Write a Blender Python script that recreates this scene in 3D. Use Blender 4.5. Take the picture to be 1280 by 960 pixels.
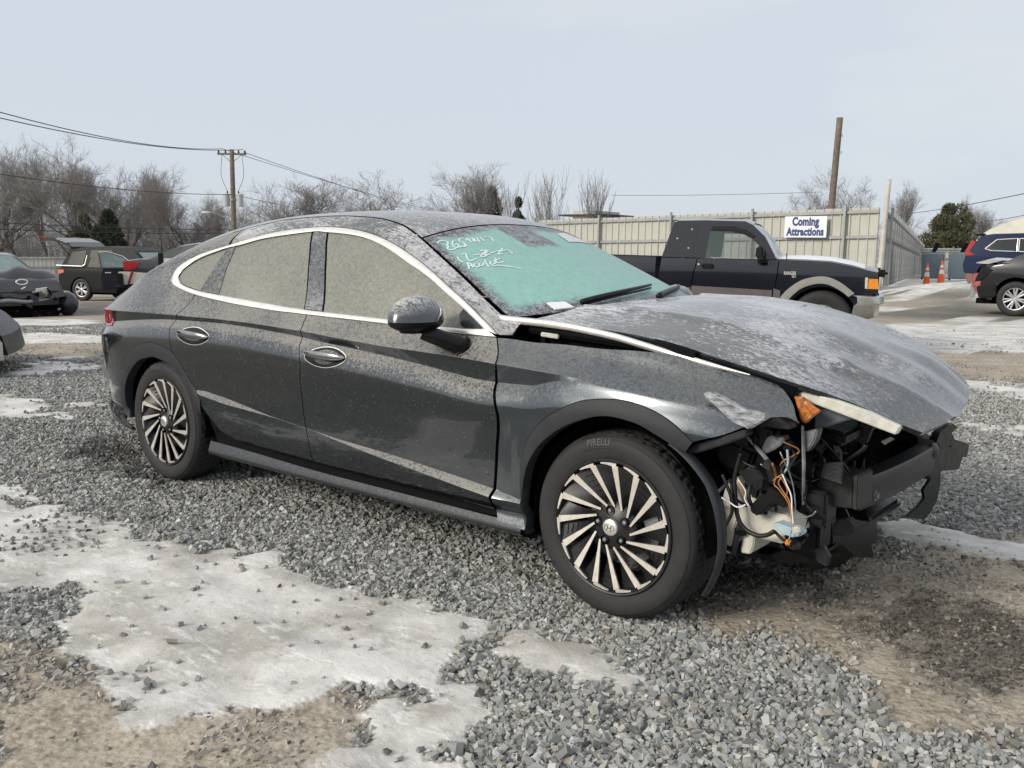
import bpy, bmesh, math, random
import numpy as np
from mathutils import Vector, Matrix, Euler, noise as mnoise

for _o in list(bpy.data.objects): bpy.data.objects.remove(_o, do_unlink=True)
scene = bpy.context.scene
COL = scene.collection
random.seed(7); rng = np.random.default_rng(7)
R = math.radians

# ---------------------------------------------------------------- camera, sky, sun, exposure
cam_d = bpy.data.cameras.new('camera'); cam = bpy.data.objects.new('camera', cam_d); COL.objects.link(cam); scene.camera = cam
cam_d.sensor_width = 36; cam_d.lens = 32.346; cam_d.clip_end = 3000; cam_d.clip_start = .05
cam.matrix_world = Matrix(((0.772989, -0.102121, 0.626147, 4.497391), (0.634274, 0.103215, -0.766188, -3.469275), (0.013616, 0.989403, 0.144557, 1.258016), (0, 0, 0, 1)))
world = bpy.data.worlds.new('World'); scene.world = world; world.use_nodes = True
wn = world.node_tree; wn.nodes.clear()
SUN_AZ, SUN_EL = R(200), R(27)          # compass bearing from +y towards +x, and height
sky = wn.nodes.new('ShaderNodeTexSky'); sky.sky_type = 'NISHITA'; sky.sun_disc = False
sky.sun_elevation = SUN_EL; sky.sun_rotation = SUN_AZ; sky.air_density = 1.0; sky.dust_density = 2.0
wtc = wn.nodes.new('ShaderNodeTexCoord'); wmap = wn.nodes.new('ShaderNodeMapping'); wmap.inputs['Scale'].default_value = (1.0, 1.0, 3.4)
wnoi = wn.nodes.new('ShaderNodeTexNoise'); wnoi.inputs['Scale'].default_value = 1.35; wnoi.inputs['Detail'].default_value = 5; wnoi.inputs['Roughness'].default_value = .55
wramp = wn.nodes.new('ShaderNodeValToRGB')
wramp.color_ramp.elements[0].position = .34; wramp.color_ramp.elements[0].color = (4.6, 4.98, 5.5, 1)
wramp.color_ramp.elements[1].position = .66; wramp.color_ramp.elements[1].color = (5.65, 5.68, 5.75, 1)
wsep = wn.nodes.new('ShaderNodeSeparateXYZ'); wel = wn.nodes.new('ShaderNodeMapRange'); wel.inputs[1].default_value = .03; wel.inputs[2].default_value = .42; wel.inputs[3].default_value = .30; wel.inputs[4].default_value = .0
wadd = wn.nodes.new('ShaderNodeMath'); wadd.operation = 'SUBTRACT'
wmix = wn.nodes.new('ShaderNodeMixRGB'); wmix.inputs['Fac'].default_value = .93
wbg = wn.nodes.new('ShaderNodeBackground'); wbg.inputs['Strength'].default_value = .075
wout = wn.nodes.new('ShaderNodeOutputWorld')
L = wn.links.new
L(wtc.outputs['Generated'], wmap.inputs['Vector']); L(wmap.outputs['Vector'], wnoi.inputs['Vector'])
L(wtc.outputs['Generated'], wsep.inputs[0]); L(wsep.outputs['Z'], wel.inputs[0])
L(wnoi.outputs['Fac'], wadd.inputs[0]); L(wel.outputs[0], wadd.inputs[1]); L(wadd.outputs[0], wramp.inputs['Fac'])
L(sky.outputs['Color'], wmix.inputs['Color1']); L(wramp.outputs['Color'], wmix.inputs['Color2'])
L(wmix.outputs['Color'], wbg.inputs['Color']); L(wbg.outputs['Background'], wout.inputs['Surface'])
sun_d = bpy.data.lights.new('sun', 'SUN'); sun_d.energy = 1.5; sun_d.angle = R(20); sun_d.color = (1.0, .93, .82)
sun = bpy.data.objects.new('sun', sun_d); COL.objects.link(sun)
sun.rotation_euler = Vector((-math.sin(SUN_AZ) * math.cos(SUN_EL), -math.cos(SUN_AZ) * math.cos(SUN_EL), -math.sin(SUN_EL))).to_track_quat('-Z', 'Y').to_euler()
scene.view_settings.view_transform = 'Standard'; scene.view_settings.look = 'None'
scene.view_settings.gamma = 1; scene.view_settings.use_curve_mapping = False; scene.view_settings.exposure = 0.95
scene.render.engine = 'CYCLES'; scene.cycles.use_denoising = True; scene.cycles.max_bounces = 6; scene.cycles.diffuse_bounces = 3
# ---------------------------------------------------------------- helpers
def link(o, parent=None):
    COL.objects.link(o)
    if parent is not None: o.parent = parent
    return o
def tag(o, label=None, cat=None, group=None, kind=None):
    if label: o['label'] = label
    if cat: o['category'] = cat
    if group: o['group'] = group
    if kind: o['kind'] = kind
    return o
def empty(name, loc=(0, 0, 0), rz=0.0, parent=None):
    o = bpy.data.objects.new(name, None); o.location = loc; o.rotation_euler = (0, 0, rz); o.empty_display_size = .2
    return link(o, parent)
class MB:
    """collects pieces of ONE mesh"""
    def __init__(s): s.v = []; s.f = []; s.n = 0
    def add(s, v, f):
        v = np.asarray(v, float).reshape(-1, 3); s.v.append(v); s.f.extend([tuple(i + s.n for i in q) for q in f]); s.n += len(v); return s
    def box(s, c, d, rot=None, taper=1.0):
        x, y, z = d[0] / 2, d[1] / 2, d[2] / 2
        v = np.array([(-x, -y, -z), (x, -y, -z), (x, y, -z), (-x, y, -z), (-x*taper, -y*taper, z), (x*taper, -y*taper, z), (x*taper, y*taper, z), (-x*taper, y*taper, z)])
        if rot is not None: v = v @ np.array(Euler(rot).to_matrix()).T
        return s.add(v + np.array(c), [(0, 3, 2, 1), (4, 5, 6, 7), (0, 1, 5, 4), (1, 2, 6, 5), (2, 3, 7, 6), (3, 0, 4, 7)])
    def tube(s, pts, r, n=8, cap=True):
        pts = np.asarray(pts, float); r = np.broadcast_to(np.asarray(r, float), (len(pts),))
        tg = np.gradient(pts, axis=0); tg /= np.linalg.norm(tg, axis=1)[:, None] + 1e-12
        up = np.array((0, 0, 1.0)) if abs(tg[0][2]) < .9 else np.array((1.0, 0, 0)); vs = []
        for p, t, q in zip(pts, tg, r):
            a = np.cross(t, up); a /= np.linalg.norm(a) + 1e-12; b = np.cross(a, t); up = b
            th = np.arange(n) * 2 * math.pi / n
            vs.append(p + q * (np.cos(th)[:, None] * a + np.sin(th)[:, None] * b))
        f = [(i*n + j, i*n + (j+1) % n, (i+1)*n + (j+1) % n, (i+1)*n + j) for i in range(len(pts) - 1) for j in range(n)]
        if cap: f += [tuple(reversed(range(n))), tuple(range((len(pts)-1)*n, len(pts)*n))]
        return s.add(np.concatenate(vs), f)
    def lathe(s, prof, n=32, axis='y', c=(0, 0, 0), closed=False):
        """prof: (radius, along axis)"""
        prof = np.asarray(prof, float); th = np.arange(n) * 2 * math.pi / n; m = len(prof)
        r = prof[:, 0][:, None]; a = np.broadcast_to(prof[:, 1][:, None], (m, n))
        p, q = r * np.cos(th), r * np.sin(th)
        v = {'y': np.stack([p, a, q], -1), 'z': np.stack([p, q, a], -1), 'x': np.stack([a, p, q], -1)}[axis]
        f = [(i*n + j, i*n + (j+1) % n, (i+1)*n + (j+1) % n, (i+1)*n + j) for i in range(m - 1) for j in range(n)]
        if closed: f += [((m-1)*n + j, (m-1)*n + (j+1) % n, (j+1) % n, j) for j in range(n)]
        return s.add(v.reshape(-1, 3) + np.array(c), f)
    def grid(s, P, flip=False):
        P = np.asarray(P, float); a, b = P.shape[:2]
        f = [(i*b + j, i*b + j + 1, (i+1)*b + j + 1, (i+1)*b + j) for i in range(a - 1) for j in range(b - 1)]
        if flip: f = [t[::-1] for t in f]
        return s.add(P.reshape(-1, 3), f)
    def prism(s, poly, axis, lo, hi):
        """closed polygon in the two other axes, extruded from lo to hi"""
        poly = np.asarray(poly, float); n = len(poly)
        def mk(k):
            k = np.full(n, k)
            return np.stack({'y': (poly[:, 0], k, poly[:, 1]), 'x': (k, poly[:, 0], poly[:, 1]), 'z': (poly[:, 0], poly[:, 1], k)}[axis], -1)
        f = [(i, (i+1) % n, n + (i+1) % n, n + i) for i in range(n)] + [tuple(reversed(range(n))), tuple(range(n, 2*n))]
        return s.add(np.concatenate([mk(lo), mk(hi)]), f)
    def ball(s, c, r, n=10, rot=None):
        th = np.linspace(0, math.pi, n // 2 + 2); ph = np.arange(n) * 2 * math.pi / n
        v = np.stack([np.sin(th)[:, None]*np.cos(ph), np.sin(th)[:, None]*np.sin(ph), np.repeat(np.cos(th)[:, None], n, 1)], -1).reshape(-1, 3) * np.array(r)
        if rot is not None: v = v @ np.array(Euler(rot).to_matrix()).T
        m = len(th); f = [(i*n + j, (i+1)*n + j, (i+1)*n + (j+1) % n, i*n + (j+1) % n) for i in range(m - 1) for j in range(n)]
        return s.add(v + np.array(c), f)
    def xf(s, M):
        M = np.array(M); s.v = [a @ M[:3, :3].T + M[:3, 3] for a in s.v]; return s
    def build(s, name, mat=None, parent=None, smooth=False, angle=None, bevel=0, fix=True):
        me = bpy.data.meshes.new(name); V = np.concatenate(s.v); me.from_pydata(V.tolist(), [], s.f); me.update()
        if fix:
            bm = bmesh.new(); bm.from_mesh(me); bmesh.ops.remove_doubles(bm, verts=bm.verts, dist=1e-6)
            bmesh.ops.recalc_face_normals(bm, faces=bm.faces)
            if bevel: bmesh.ops.bevel(bm, geom=[e for e in bm.edges if e.is_manifold and e.calc_face_angle(0) > .6], offset=bevel, segments=2, affect='EDGES', clamp_overlap=True)
            bm.to_mesh(me); bm.free()
        if smooth or angle:
            me.shade_smooth()
            if angle: me.set_sharp_from_angle(angle=R(angle))
        if mat: me.materials.append(mat)
        return link(bpy.data.objects.new(name, me), parent)
def copy_tree(o, parent=None, name=None):
    c = o.copy(); link(c, parent)
    if name: c.name = name
    for ch in list(o.children): copy_tree(ch, c)
    return c
def rs(pts, n):
    """resample a polyline to n points along a Catmull-Rom curve"""
    p = np.asarray(pts, float); q = np.vstack([2*p[0] - p[1], p, 2*p[-1] - p[-2]]); out = []
    for i in range(1, len(q) - 2):
        t = np.linspace(0, 1, 12, endpoint=False)[:, None]
        out.append(.5 * (2*q[i] + (q[i+1] - q[i-1])*t + (2*q[i-1] - 5*q[i] + 4*q[i+1] - q[i+2])*t*t + (3*q[i] - q[i-1] - 3*q[i+1] + q[i+2])*t**3))
    out = np.vstack(out + [p[-1:]]); d = np.r_[0, np.cumsum(np.linalg.norm(np.diff(out, axis=0), axis=1))]
    u = np.linspace(0, d[-1], n); return np.stack([np.interp(u, d, out[:, k]) for k in range(out.shape[1])], 1)
def inset(poly, d):
    """shift a closed 2-D outline inwards by d"""
    p = np.asarray(poly, float)
    keep = [0]
    for i in range(1, len(p)):
        if np.linalg.norm(p[i] - p[keep[-1]]) > 1e-4: keep.append(i)
    if np.linalg.norm(p[keep[-1]] - p[0]) < 1e-4: keep.pop()
    p = p[keep]
    A = .5 * np.sum(p[:, 0]*np.roll(p[:, 1], -1) - np.roll(p[:, 0], -1)*p[:, 1])
    if A < 0: p = p[::-1]
    e = np.roll(p, -1, 0) - p; e /= np.linalg.norm(e, axis=1)[:, None]; n = np.stack([-e[:, 1], e[:, 0]], 1)
    m = n + np.roll(n, 1, 0); m /= np.maximum(np.sum(m*m, 1), .5)[:, None] / 2
    return p + d * m
def panel(name, poly, wf, mat, parent, cell=.03, gap=.0025, hem=.014, off=0.0, sgn=-1, zcell=None, knots=None):
    """sheet-metal piece: outline in (x, z), laid on the surface |y| = wf(x, z), with a turned-in edge;
    knots(x) -> heights of creases, so that the mesh follows them"""
    poly = inset(poly, gap); bm = bmesh.new(); kz = None
    if knots is not None:
        lv = knots(np.array([0.0]))[1]
        def warp(x, z, inv=False):
            K = knots(np.atleast_1d(x))[0]; Lv = np.concatenate([[-2.0], lv, [3.0]]); Kz = np.vstack([np.full(K.shape[1], -2.0), K, np.full(K.shape[1], 3.0)])
            src, dst = (np.repeat(Lv[:, None], K.shape[1], 1), Kz) if inv else (Kz, np.repeat(Lv[:, None], K.shape[1], 1))
            i = np.clip((np.atleast_1d(z)[None] > src).sum(0) - 1, 0, len(Lv) - 2); j = np.arange(K.shape[1])
            return dst[i, j] + (np.atleast_1d(z) - src[i, j]) / (src[i+1, j] - src[i, j]) * (dst[i+1, j] - dst[i, j])
        poly = np.stack([poly[:, 0], warp(poly[:, 0], poly[:, 1])], 1); kz = lv
    bm.faces.new([bm.verts.new((x, 0, z)) for x, z in poly])
    x0, z0 = poly.min(0); x1, z1 = poly.max(0); zc = zcell or cell
    zz = list(np.arange(math.floor(z0 / zc) * zc + zc * .41, z1, zc))
    if kz is not None: zz = [q for q in zz if min(abs(q - k) for k in kz) > zc * .3] + [k for k in kz if z0 < k < z1]
    for x in np.arange(math.floor(x0 / cell) * cell + cell * .37, x1, cell):
        bmesh.ops.bisect_plane(bm, geom=bm.verts[:] + bm.edges[:] + bm.faces[:], dist=2e-4, plane_co=(x, 0, 0), plane_no=(1, 0, 0))
    for z in zz:
        bmesh.ops.bisect_plane(bm, geom=bm.verts[:] + bm.edges[:] + bm.faces[:], dist=2e-4, plane_co=(0, 0, z), plane_no=(0, 0, 1))
    big = [q for q in bm.faces if len(q.verts) > 4]
    if big: bmesh.ops.triangulate(bm, faces=big)
    bm.verts.index_update(); X = np.array([(v.co.x, v.co.z) for v in bm.verts])
    if knots is not None: X[:, 1] = warp(X[:, 0], X[:, 1], True)
    def norm(Q):
        e = 5e-4
        dx = (wf(Q[:, 0] + e, Q[:, 1]) - wf(Q[:, 0] - e, Q[:, 1])) / (2*e); dz = (wf(Q[:, 0], Q[:, 1] + e) - wf(Q[:, 0], Q[:, 1] - e)) / (2*e)
        N = np.stack([-dx, np.ones_like(dx), -dz], 1); N /= np.linalg.norm(N, axis=1)[:, None]; N[:, 1] *= sgn; return N
    W = wf(X[:, 0], X[:, 1]) + off; N = norm(X)
    for v, w, q in zip(bm.verts, W, X): v.co = (q[0], sgn * w, q[1])
    fl = list(bm.faces)
    for q in fl:
        q.normal_update()
        if q.normal.dot(Vector(N[q.verts[0].index])) < 0: q.normal_flip()
    bedges = [(ed.verts[0].index, ed.verts[1].index) for ed in bm.edges if len(ed.link_faces) == 1]
    me = bpy.data.meshes.new(name)
    V = [tuple(v.co) for v in bm.verts]; F = [tuple(v.index for v in q.verts) for q in fl]; bm.free()
    if knots is not None:
        LQ = np.concatenate([X[list(q)] * .72 + X[list(q)].mean(0) * .28 for q in F]); Nl = list(norm(LQ))
    else: Nl = [N[i] for q in F for i in q]
    if hem:
        idx = {}
        def nv(i, k):
            if (i, k) not in idx:
                p = np.array(V[i])
                if k: p = p - N[i] * hem
                idx[(i, k)] = len(V); V.append(tuple(p))
            return idx[(i, k)]
        for a, b in bedges:
            q = (nv(a, 0), nv(b, 0), nv(b, 1), nv(a, 1)); F.append(q)
            P = [np.array(V[i]) for i in q]; n = np.cross(P[1] - P[0], P[3] - P[0]); n /= np.linalg.norm(n) + 1e-12
            Nl += [n] * 4
    me.from_pydata(V, [], F); me.update(); me.shade_smooth()
    me.normals_split_custom_set([tuple(n) for n in Nl])
    me.materials.append(mat)
    return link(bpy.data.objects.new(name, me), parent)
def strip(name, A, B, wf, mat, parent, n=60, off=.006, th=.010, sgn=-1, raw=False):
    """ribbon between two outlines on the side surface, with thickness"""
    a = np.asarray(A) if raw else rs(A, n); b = np.asarray(B) if raw else rs(B, n)
    m = (a + b) / 2
    def P(q, o): return np.stack([q[:, 0], sgn * (wf(q[:, 0], q[:, 1]) + o), q[:, 1]], 1)
    rows = [P(a, off - th), P(a, off - .0015), P(a * .9 + b * .1, off), P(m, off + .0008), P(a * .1 + b * .9, off), P(b, off - .0015), P(b, off - th)]
    return MB().grid(np.stack(rows, 0)).build(name, mat, parent, angle=50)
def surf_grid(name, f, s0, s1, v0, v1, ns, nv, mat, parent, th=.004, uv=True, lift=0.0):
    s = np.linspace(s0, s1, ns); v = np.linspace(v0, v1, nv); S, Vv = np.meshgrid(s, v, indexing='ij')
    P = f(S.ravel(), Vv.ravel()); P = np.stack(P, 1) if isinstance(P, tuple) else P
    P = P.reshape(ns, nv, 3)
    dn = np.cross(np.gradient(P, axis=0), np.gradient(P, axis=1)); dn /= np.linalg.norm(dn, axis=2)[..., None] + 1e-12
    if dn[ns//2, nv//2, 2] < 0: dn = -dn
    P = P + dn * lift
    mb = MB().grid(P); n = ns * nv
    edge = [(i, 0) for i in range(ns)] + [(ns-1, j) for j in range(1, nv)] + [(i, nv-1) for i in range(ns-2, -1, -1)] + [(0, j) for j in range(nv-2, 0, -1)]
    E = np.array([P[i] for i in edge]) if False else np.array([P[i[0], i[1]] for i in edge]); D = np.array([dn[i[0], i[1]] for i in edge])
    m = len(edge); mb.add(np.concatenate([E, E - D * th]), [(i, (i+1) % m, m + (i+1) % m, m + i) for i in range(m)])
    o = mb.build(name, mat, parent, smooth=True, fix=False)
    me = o.data
    if dn[ns//2, nv//2].dot(np.array(me.polygons[(ns-1)*(nv-1)//2].normal)) < 0: me.flip_normals()
    if uv:
        u = me.uv_layers.new(name='UVMap'); li = np.empty(len(me.loops), int); me.loops.foreach_get('vertex_index', li)
        uvv = np.zeros((len(me.vertices), 2)); uvv[:n, 0] = Vv.ravel(); uvv[:n, 1] = S.ravel(); 
        u.data.foreach_set('uv', uvv[li].ravel())
    return o
def text_mesh(body, size=1.0, bold=False, spacing=1.0):
    c = bpy.data.curves.new('lettering', 'FONT'); c.body = body; c.size = size; c.align_x = 'CENTER'; c.align_y = 'CENTER'; c.space_character = spacing
    c.resolution_u = 3
    if bold: c.offset = size * (.022 if bold is True else bold)
    o = bpy.data.objects.new('lettering', c); COL.objects.link(o); dg = bpy.context.evaluated_depsgraph_get(); dg.update()
    me = bpy.data.meshes.new_from_object(o.evaluated_get(dg)); bpy.data.objects.remove(o, do_unlink=True)
    v = np.array([tuple(q.co) for q in me.vertices]); f = [tuple(p.vertices) for p in me.polygons]; bpy.data.meshes.remove(me)
    return v, f

# ---------------------------------------------------------------- materials
class NT:
    def __init__(s, name):
        s.m = bpy.data.materials.new(name); s.m.use_nodes = True; s.t = s.m.node_tree; s.b = s.t.nodes['Principled BSDF']
        s.tc = s.t.nodes.new('ShaderNodeTexCoord')
    def n(s, kind, **kw):
        o = s.t.nodes.new('ShaderNode' + kind)
        for k, v in kw.items():
            if k.startswith('_'): setattr(o, k[1:], v)
            else: o.inputs[k.replace('_', ' ')].default_value = v
        return o
    def l(s, a, b): s.t.links.new(a, b)
    def noise(s, scale, detail=3, rough=.5, coord='Object', vscale=None):
        o = s.n('TexNoise', Scale=scale, Detail=detail, Roughness=rough); src = s.tc.outputs[coord]
        if vscale:
            mp = s.n('Mapping'); mp.inputs['Scale'].default_value = vscale; s.l(src, mp.inputs['Vector']); src = mp.outputs['Vector']
        s.l(src, o.inputs['Vector']); return o.outputs['Fac']
    def voro(s, scale, coord='Object', out='Distance'):
        o = s.n('TexVoronoi', Scale=scale); s.l(s.tc.outputs[coord], o.inputs['Vector']); return o.outputs[out]
    def rng(s, fac, a, b, c=0.0, d=1.0):
        o = s.n('MapRange'); o.inputs[1].default_value = a; o.inputs[2].default_value = b; o.inputs[3].default_value = c; o.inputs[4].default_value = d
        s.l(fac, o.inputs[0]); return o.outputs[0]
    def math(s, op, a, b):
        o = s.n('Math', _operation=op)
        for i, q in ((0, a), (1, b)):
            if isinstance(q, (int, float)): o.inputs[i].default_value = q
            else: s.l(q, o.inputs[i])
        return o.outputs[0]
    def mix(s, fac, a, b):
        o = s.n('MixRGB')
        for i, q in (('Fac', fac), ('Color1', a), ('Color2', b)):
            if isinstance(q, (int, float)): o.inputs[i].default_value = q
            elif isinstance(q, tuple): o.inputs[i].default_value = q if len(q) == 4 else (*q, 1)
            else: s.l(q, o.inputs[i])
        return o.outputs[0]
    def set(s, **kw):
        for k, v in kw.items():
            i = s.b.inputs[k.replace('_', ' ')]
            if isinstance(v, (int, float)): i.default_value = v
            elif isinstance(v, tuple): i.default_value = v if len(v) == 4 else (*v, 1)
            else: s.l(v, i)
        return s
    def bump(s, h, strength=.3, dist=.01):
        o = s.n('Bump', Strength=strength, Distance=dist); s.l(h, o.inputs['Height']); s.l(o.outputs['Normal'], s.b.inputs['Normal']); return s
def plain(name, col, rough=.5, metal=0.0, vary=.12, scale=14, coat=0.0, bump=0.0, bscale=60, spec=.5):
    t = NT(name); n = t.noise(scale, 4, .6); t.set(Specular_IOR_Level=spec)
    c0 = tuple(c * (1 - vary) for c in col); c1 = tuple(min(1, c * (1 + vary)) for c in col)
    t.set(Base_Color=t.mix(t.rng(n, .3, .7), c0, c1), Roughness=t.rng(n, .25, .75, max(0, rough - .06), min(1, rough + .08)), Metallic=metal, Coat_Weight=coat)
    if bump: t.bump(t.noise(bscale, 3), bump, .004)
    return t.m
def paint(name, col, metal=.85, rough=.22, dust=.35, frost=0.0, dustcol=(.34, .32, .27), frostcol=(.50, .51, .53), coat=1.0, streak=(.5, 1.4, 1), melt=0.0, fade=None):
    """metallic lacquer under dried road dust, thicker on what faces up (dust), and hoar frost on roofs and hoods (frost)"""
    t = NT(name); g = t.n('NewGeometry'); s = t.n('SeparateXYZ'); t.l(g.outputs['Normal'], s.inputs[0]); upz = s.outputs['Z']
    grain = t.noise(135, 2, .8); grain2 = t.noise(62, 3, .75); big = t.noise(3.1, 4, .6)
    dots = t.rng(t.voro(75), .11, .17, 1, 0)
    lay = t.math('ADD', t.rng(upz, -.15, .6, .0, .30), t.math('MULTIPLY', t.math('SUBTRACT', big, .5), .22))
    k = t.math('ADD', t.math('ADD', t.math('MULTIPLY', grain, .6), t.math('MULTIPLY', grain2, .4)), lay)
    f = t.math('MULTIPLY', t.rng(k, .67, .86), dust)
    f = t.math('MAXIMUM', f, t.math('MULTIPLY', dots, t.math('MULTIPLY', t.rng(t.noise(23, 3, .6), .48, .62), dust * .9)))
    base = t.mix(f, col, dustcol); cov = f
    if frost > 0:
        up = t.rng(upz, .30, .80); st = t.noise(34, 5, .75, vscale=streak); fine = t.noise(120, 3, .8, vscale=streak); lo = t.noise(1.9, 3, .55); sp2 = t.noise(90, 3, .7)
        kk = t.math('ADD', t.math('ADD', t.math('MULTIPLY', st, .36), t.math('MULTIPLY', fine, .44)), t.math('ADD', t.math('MULTIPLY', lo, .30 + melt), t.math('MULTIPLY', sp2, .16)))
        ff = t.math('MULTIPLY', t.math('MULTIPLY', t.rng(kk, .59 + melt * .5, .67 + melt * .5), up), frost)
        if fade:
            ox = t.n('SeparateXYZ'); t.l(t.tc.outputs['Object'], ox.inputs[0]); ff = t.math('MULTIPLY', ff, t.rng(ox.outputs['X'], fade[0], fade[1], 1, fade[2]))
        base = t.mix(ff, base, frostcol); cov = t.math('MAXIMUM', f, ff); t.bump(kk, .10, .0015)
    t.set(Base_Color=base, Metallic=t.rng(cov, 0, .6, metal, .0), Roughness=t.rng(cov, 0, .6, rough, .70), Coat_Weight=t.rng(cov, .05, .7, coat, .12), Coat_Roughness=.04)
    if coat == 0: t.set(Specular_IOR_Level=.12)
    return t.m
# ground cover outlines on the lot, (x, y) metres
ZONES = {
 'ice': [[(-0.19, -1.885), (0.084, -1.565), (0.455, -1.479), (0.883, -1.447), (1.23, -1.396), (1.401, -1.243), (1.76, -1.281), (2.03, -1.236), (2.324, -1.157), (2.518, -1.161), (2.65, -1.225), (2.687, -1.396), (2.67, -1.524), (2.696, -1.654), (2.666, -1.785), (2.52, -1.807), (2.485, -1.954), (2.456, -2.04), (2.346, -2.194), (2.272, -2.315), (2.122, -2.269), (1.814, -2.195), (1.543, -2.193), (1.365, -2.0), (1.151, -2.044), (0.952, -2.292)], [(-0.567, -1.676), (-0.341, -1.535), (-0.097, -1.577), (0.028, -1.688), (-0.136, -1.836)], [(2.69, -1.837), (2.823, -1.782), (2.777, -1.637), (2.814, -1.539), (2.943, -1.619), (3.017, -1.832), (3.153, -2.036), (2.985, -2.18), (2.844, -2.031)], [(2.539, -1.143), (2.794, -1.116), (3.012, -1.113), (3.188, -1.187), (3.195, -1.352), (3.057, -1.394), (2.853, -1.4), (2.687, -1.396)], [(-3.597, -0.554), (-3.238, -0.205), (-2.637, -0.163), (-2.356, -0.472), (-2.599, -0.924)], [(3.108, 0.907), (3.332, 1.021), (3.559, 0.946), (3.795, 0.888), (3.946, 0.884), (3.972, 0.713), (3.689, 0.656), (3.454, 0.585), (3.23, 0.652)], [(2.159, 6.432), (2.96, 6.915), (3.128, 5.856), (2.577, 5.699)], [(-9.389, 2.01), (-9.602, 2.774), (-8.454, 3.052), (-7.465, 2.549), (-7.736, 1.938), (-8.345, 1.592)], [(-14.528, 4.067), (-13.241, 4.552), (-13.135, 5.432), (-11.723, 4.714), (-11.419, 3.587), (-12.258, 3.158)], [(-5.586, 0.646), (-5.393, 1.141), (-4.807, 1.154), (-4.472, 0.784), (-4.96, 0.461)], [(-11.814, 56.724), (-7.835, 49.44), (-3.138, 31.624), (-4.073, 25.013), (-8.355, 37.989)], [(0.246, 9.733), (0.809, 10.019), (1.961, 10.784), (2.531, 10.806), (1.835, 9.939), (0.86, 9.474)], [(2.7, 4.352), (3.491, 4.21), (3.55, 3.803), (3.085, 3.63)]],
 'mud': [[(2.996, -0.524), (3.022, -0.212), (3.013, 0.03), (3.22, 0.376), (3.324, 0.469), (3.477, 0.872), (3.865, 1.414), (4.223, -0.942), (4.061, -0.854), (3.95, -0.807), (3.884, -0.951), (3.716, -0.756), (3.51, -0.793), (3.313, -0.645), (3.231, -0.802)], [(1.396, -2.404), (1.586, -2.238), (2.157, -2.299), (2.339, -2.285), (2.475, -2.054), (2.531, -1.817), (2.707, -1.823), (2.844, -2.031), (2.985, -2.18), (2.323, -2.747)], [(0.494, 8.668), (2.531, 10.806), (3.04, 7.306), (2.059, 6.997)], [(-8.106, 1.693), (-7.106, 2.313), (-5.327, 1.416), (-6.08, 0.851)]],
 'dark': [[(3.48, -0.066), (3.598, 0.07), (3.782, -0.004), (3.959, -0.123), (4.11, -0.195), (4.157, -0.506), (4.005, -0.585), (3.911, -0.552), (3.753, -0.346), (3.571, -0.218)], [(2.873, -0.259), (2.93, -0.018), (3.125, 0.09), (3.333, 0.34), (3.406, 0.212), (3.341, -0.135), (3.151, -0.28), (3.052, -0.475)], [(-1.141, -0.846), (-0.892, -0.614), (0.06, -0.834), (0.149, -1.025), (-0.388, -1.05)]],
}
# ---------------------------------------------------------------- ground
def _hash(ix, iy, k):
    h = (ix.astype(np.int64) * 374761393 + iy.astype(np.int64) * 668265263 + k * 1442695041) & 0xffffffff
    h = ((h ^ (h >> 13)) * 1274126177) & 0xffffffff
    return ((h ^ (h >> 16)) & 0xffff) / 65535.0
def vnoise(x, y, k=0):
    ix, iy = np.floor(x), np.floor(y); fx, fy = x - ix, y - iy; fx = fx*fx*(3 - 2*fx); fy = fy*fy*(3 - 2*fy)
    a, b, c, d = _hash(ix, iy, k), _hash(ix + 1, iy, k), _hash(ix, iy + 1, k), _hash(ix + 1, iy + 1, k)
    return (a*(1 - fx) + b*fx)*(1 - fy) + (c*(1 - fx) + d*fx)*fy
def fbm(x, y, o=4, k=0):
    s = 0; a = .5; n = 0
    for i in range(o): s = s + a * vnoise(x * 2**i + 17.3*i, y * 2**i - 9.1*i, k + i); n += a; a *= .5
    return s / n
def sdf(poly, x, y):
    """signed distance to a closed outline, inside positive"""
    P = np.array(poly); d = np.full(x.shape, 1e9); ins = np.zeros(x.shape, bool)
    for i in range(len(P)):
        a, b = P[i], P[(i+1) % len(P)]; e = b - a
        t = np.clip(((x - a[0])*e[0] + (y - a[1])*e[1]) / (e @ e + 1e-12), 0, 1)
        d = np.minimum(d, np.hypot(x - a[0] - t*e[0], y - a[1] - t*e[1]))
        c = ((a[1] > y) != (b[1] > y)) & (x < (b[0] - a[0]) * (y - a[1]) / (b[1] - a[1] + 1e-12) + a[0]); ins ^= c
    return np.where(ins, d, -d)
CX, CY = 4.497, -3.469
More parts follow.
